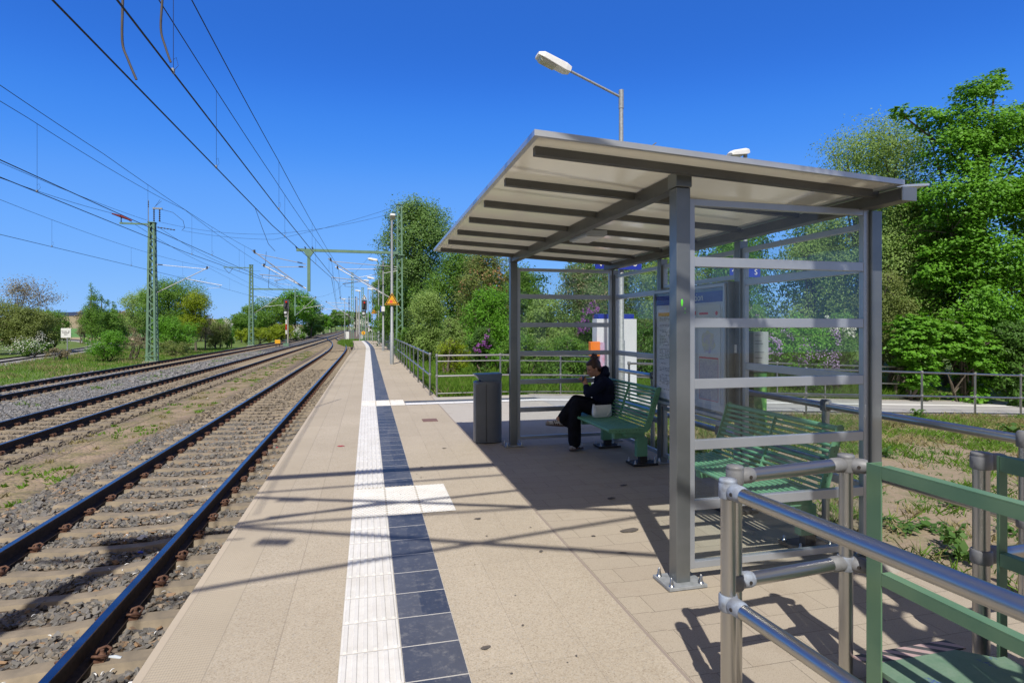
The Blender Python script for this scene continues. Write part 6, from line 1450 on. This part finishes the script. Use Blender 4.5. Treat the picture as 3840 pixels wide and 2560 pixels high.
plant(3060, 330, 830, 23, 'willow', 22000, .085, 'loose grey-green willow behind the upper glass', 'willow_tree', 'tree', 10, 127, gap=.5, group=GR_, base=.15)
plant(3270, 520, 462, 22.5, 'willow', 64000, .095, 'big grey-green willow rising over the right end of the roof', 'willow_tree', 'tree', 18, 128, gap=.3, group=GR_, base=.15, spread=.13, W=.45, cl=18)
plant(3330, 260, 1010, 18.5, 'olive', 14000, .07, 'brownish bush right of the shelter back post', 'shrub', 'shrub', 8, 129, gap=.3, group=GR_)
# the lime tree: tall lobes with big bright leaves and arching tops
d = 19.5; x, y = spot(3600, d); F1 = d/FPX
LT = []
def lt(px, py, rx, rz_, dy=0): 
    X_, Y_ = spot(px, d); LT.append(((X_-x, Y_-y+dy, zat(py, d)+.9), (rx*F1, rx*F1*.9, rz_*F1)))
for a in ((3600,560,150,100),(3700,480,170,120,.3),(3820,600,130,110),(3470,450,85,40),(3660,360,110,60),(3730,322,42,62),(3375,425,45,28),(3830,470,60,70),(3620,740,210,130),(3780,800,160,150),(3520,880,130,90,-.4),(3680,980,190,110),(3800,1110,150,130),(3560,1150,170,100,-.5),(3700,1280,190,110,-.4),(3480,1010,80,90,-.2)): lt(*a)
tree('lime_tree', 'tall bright lime tree at the right edge, big fresh leaves and arching tops', 'tree', x, y, -.9, LT, 'lime', 60000, .115, .8, .15, 1, 130, .5, .17, 0, GR_, cl=16, inner=.35, upb=1.3, zs=.35)
plant(3420, 210, 1180, 17.2, 'lime', 9000, .115, 'low hanging lime branches beside the shelter back post', 'shrub', 'shrub', 7, 131, gap=.55, group=GR_, W=.8, upb=1.3, zs=.35)
plant(3600, 240, 1160, 17.4, 'lime', 11000, .115, 'bright broad-leaved branches over the railing, right of the dark hollow', 'shrub', 'shrub', 7, 132, gap=.5, group=GR_, W=.8, upb=1.3, zs=.35)
plant(3800, 220, 1200, 17.0, 'dark', 8000, .10, 'dark leafy bush at the right edge behind the railing', 'shrub', 'shrub', 7, 133, gap=.2, group=GR_)
plant(3390, 300, 690, 20.5, 'willow', 17000, .09, 'grey-green willow bush between the lime and the shelter back post', 'willow_shrub', 'shrub', 9, 160, gap=.25, group=GR_)
plant(3560, 330, 820, 20.8, 'mid', 17000, .10, 'green bush in the hollow under the middle of the lime', 'shrub', 'shrub', 9, 161, gap=.2, group=GR_)
plant(3880, 330, 680, 21, 'willow', 16000, .09, 'grey-green tree behind the lime at the right edge', 'willow_tree', 'tree', 9, 134, gap=.35, group=GR_)
plant(3480, 500, 760, 26, 'dark', 20000, .13, 'dark tree filling the depth behind willow and lime', 'tree', 'tree', 9, 135, gap=.1, group=GR_)
plant(3950, 400, 900, 25, 'dark', 12000, .14, 'dark tree beyond the right edge of the picture', 'tree', 'tree', 9, 136, gap=.1, group=GR_)
for i, (px, w_, t_, d_) in enumerate(((1550,330,1090,50),(1770,380,930,34),(1950,240,1010,33),(2250,340,950,32),(2500,360,880,31),(2780,360,830,30),(3060,360,800,29),(3300,360,800,29))):
    plant(px, w_, t_, d_, 'dark', 12000, .16, ['dark backing tree %s' % q for q in ('behind the tall poplar','behind the bright bush above the bin','behind the far glass panel','behind the pines','behind the cabinet and its lamp','behind the lilac with dark blossom','behind the broad pale lilac','behind the big willow')][i], 'tree', 'tree', 8, 150+i, gap=.05, group=GR_, base=.1)
# ---------------------------------------------------------------- grass and weeds
def blades(name, X, Y, h, wd, m, seed, lean=.35, kind='stuff'):
    g = np.random.default_rng(seed); n = len(X); Z = gz(X, Y)-.01; a = g.uniform(0, 6.28, n); hh = h*g.uniform(.5, 1.3, n); w_ = wd*g.uniform(.7, 1.3, n)
    lx, ly = g.normal(0, lean, n)*hh, g.normal(0, lean, n)*hh; cx_, sx_ = np.cos(a)*w_/2, np.sin(a)*w_/2
    V = np.stack([np.stack([X-cx_, Y-sx_, Z], 1), np.stack([X+cx_, Y+sx_, Z], 1), np.stack([X+lx*.5+cx_*.7, Y+ly*.5+sx_*.7, Z+hh*.6], 1), np.stack([X+lx, Y+ly, Z+hh], 1)], 1)
    return tag(npmesh(name, V.reshape(-1, 3), np.arange(n*4).reshape(n, 4), m), kind=kind)
LV['grass'] = leafmat('fresh_grass_blade', (.10,.22,.02), (.20,.33,.045), .4, .8, .2); LV['dry'] = leafmat('dry_grass_blade', (.24,.22,.09), (.36,.31,.16), .3, .8, .2); LV['weed'] = leafmat('weed_leaf', (.06,.15,.03), (.13,.24,.05), .35, .8, .3)
g = np.random.default_rng(50)
n = 42000; X = g.uniform(1.7, 17, n); Y = 13.85+g.random(n)**1.3*5.5; blades('tall_grass', X, Y, .30, .014, LV['grass'], 1)
n = 9000; X = g.uniform(1.7, 17, n); Y = 13.82+g.random(n)*4; k = vnoise(X, Y, 1.2, 4) > .1; blades('dry_grass', X[k], Y[k], .26, .013, LV['dry'], 2)
n = 26000; Y = 15+g.random(n)*55; X = 1.75+g.random(n)*5; blades('tall_grass', X, Y, .32, .03, LV['grass'], 3)
n = 30000; Y = 18+g.random(n)**.8*60; X = -15.6-g.random(n)*14; k = (X/Y > -.62) & (np.abs(X-np.interp(Y, TR['t4'][:,1], TR['t4'][:,0])) > 1.5); blades('meadow_grass', X[k], Y[k], .17, .035, LV['grass'], 4)
n = 20000; Y = 18+g.random(n)*50; X = -16-g.random(n)*12; k = (X/Y > -.62) & (vnoise(X, Y, .5, 9) > .0) & (np.abs(X-np.interp(Y, TR['t4'][:,1], TR['t4'][:,0])) > 1.5); blades('meadow_grass', X[k], Y[k], .22, .035, LV['dry'], 5)
n = 6000; X = g.uniform(-4.2, 1.5, n); Y = g.uniform(71.5, 100, n); k = X > -2.6-(Y-71)*.12; blades('tall_grass', X[k], Y[k], .45, .07, LV['grass'], 6)
def tufts(x0, x1, y0, y1, nt, h, per, m, seed, th=0, name='weed_tufts', ns=1.1, spread=.06):
    g = np.random.default_rng(seed); cx_ = g.uniform(x0, x1, nt); cy_ = g.uniform(y0, y1, nt); k = vnoise(cx_, cy_, ns, seed) > th; cx_, cy_ = cx_[k], cy_[k]; q = g.uniform(.5, 1.5, len(cx_))
    X = np.repeat(cx_, per)+g.normal(0, 1, len(cx_)*per)*spread*np.repeat(q, per); Y = np.repeat(cy_, per)+g.normal(0, 1, len(cx_)*per)*spread*np.repeat(q, per)
    return blades(name, X, Y, h, .010+.0012*abs(y1)/2, m, seed, .7)
tufts(3.95, 16, 2.3, 10.5, 2600, .045, 10, LV['weed'], 21, -.1, spread=.05); tufts(3.95, 14, 2.3, 8.2, 560, .10, 26, LV['grass'], 11, -.05); tufts(3.95, 12, 2.3, 8.0, 330, .085, 22, LV['dry'], 12, .05, 'dry_tufts')
tufts(3.95, 16, 7.0, 10.8, 800, .10, 22, LV['grass'], 13, -.15, spread=.09); tufts(3.95, 16, 7.5, 10.8, 900, .10, 20, LV['dry'], 14, -.2, 'dry_tufts', spread=.1)
tufts(-6.1, -4.7, 7, 60, 420, .07, 16, LV['grass'], 15, .1); tufts(-6.1, -4.7, 9, 60, 300, .07, 12, LV['dry'], 16, 0, 'dry_tufts')
tufts(-10.9, -9.2, 20, 60, 150, .14, 16, LV['grass'], 17, .2, spread=.14)
def weed(label, x, y, r, h, seed, nl=16):
    g = random.Random(seed); z = float(gz(x, y)); b = MB()
    for k in range(nl):
        a = g.uniform(0, 6.28); l = r*g.uniform(.6, 1.2); hh = h*g.uniform(.4, 1.1); dx, dy = math.cos(a), math.sin(a); px_, py_ = -dy, dx
        for s in range(3):
            f0, f1 = .15+.27*s, .42+.27*s; w_ = l*.20*(1-.25*s)
            c0 = Vector((x+dx*l*f0, y+dy*l*f0, z+hh*math.sin(f0*2.3))); c1 = Vector((x+dx*l*f1, y+dy*l*f1, z+hh*math.sin(f1*2.3))); mm = c0.lerp(c1, .5); wv = Vector((px_, py_, .1))*w_
            b.add([c0, mm+wv, c1, mm-wv], [(0,1,2,3)])
            b.add([c0, c0+wv*1.3+Vector((dx,dy,0))*w_*.9, mm], [(0,1,2)]); b.add([c0, c0-wv*1.3+Vector((dx,dy,0))*w_*.9, mm], [(0,2,1)])
    o = thing('weed_plant', label, 'weed', (x, y, z), 'leafy weeds on the bare ground'); b.build('leaf_rosette', LV['weed'], o); return o
for i, (px, py, r, h, lb__) in enumerate(((3285,1965,.17,.10,'leafy rosette weed close behind the green lift rail'),(3590,1905,.16,.06,'grassy clump high on the bare ground, in line with the lift'),(3480,1985,.20,.08,'flat leafy weed in the middle of the bare ground'),(3380,1990,.15,.06,'small weed left of the flat one'),(3620,2120,.17,.22,'tall jagged weed beside the right guard rail post'),(3570,2060,.16,.2,'upright weed left of the tall jagged one'),(3310,1715,.22,.16,'pale yellow-green weed by the shelter back post'),(3560,2085,.12,.05,'low weed below the upright one'),(3790,2000,.16,.08,'weed at the right edge of the bare ground'),(3440,1570,.22,.22,'dark bushy weed at the foot of the near path railing post'),(3800,1630,.3,.2,'bushy weed at the right edge below the path'))):
    v = (py-HYP)/FPX; u = (px-CXP)/FPX; d_ = 2.0/v
    for _ in range(4): X_, Y_ = spot(px, d_); d_ = (CAM_H-float(gz(X_, Y_)))/v
    X_, Y_ = spot(px, d_); weed(lb__, X_, Y_, r, h, 300+i)
# a few dry stalks that lean over the roof edge
st = MB()
for k, (dx, h) in enumerate(((0,.055),(.03,.035),(-.06,.04),(.08,.02),(.16,.015))): st.tube([(1.62+dx, 3.1, 2.71),(1.63+dx, 3.1, 2.71+h*.6),(1.66+dx, 3.1, 2.71+h)], .003, 4)
tag(st.build('dry_stalks', LV['dry']), 'dry plant stalks standing on top of the shelter roof', 'dry plant')
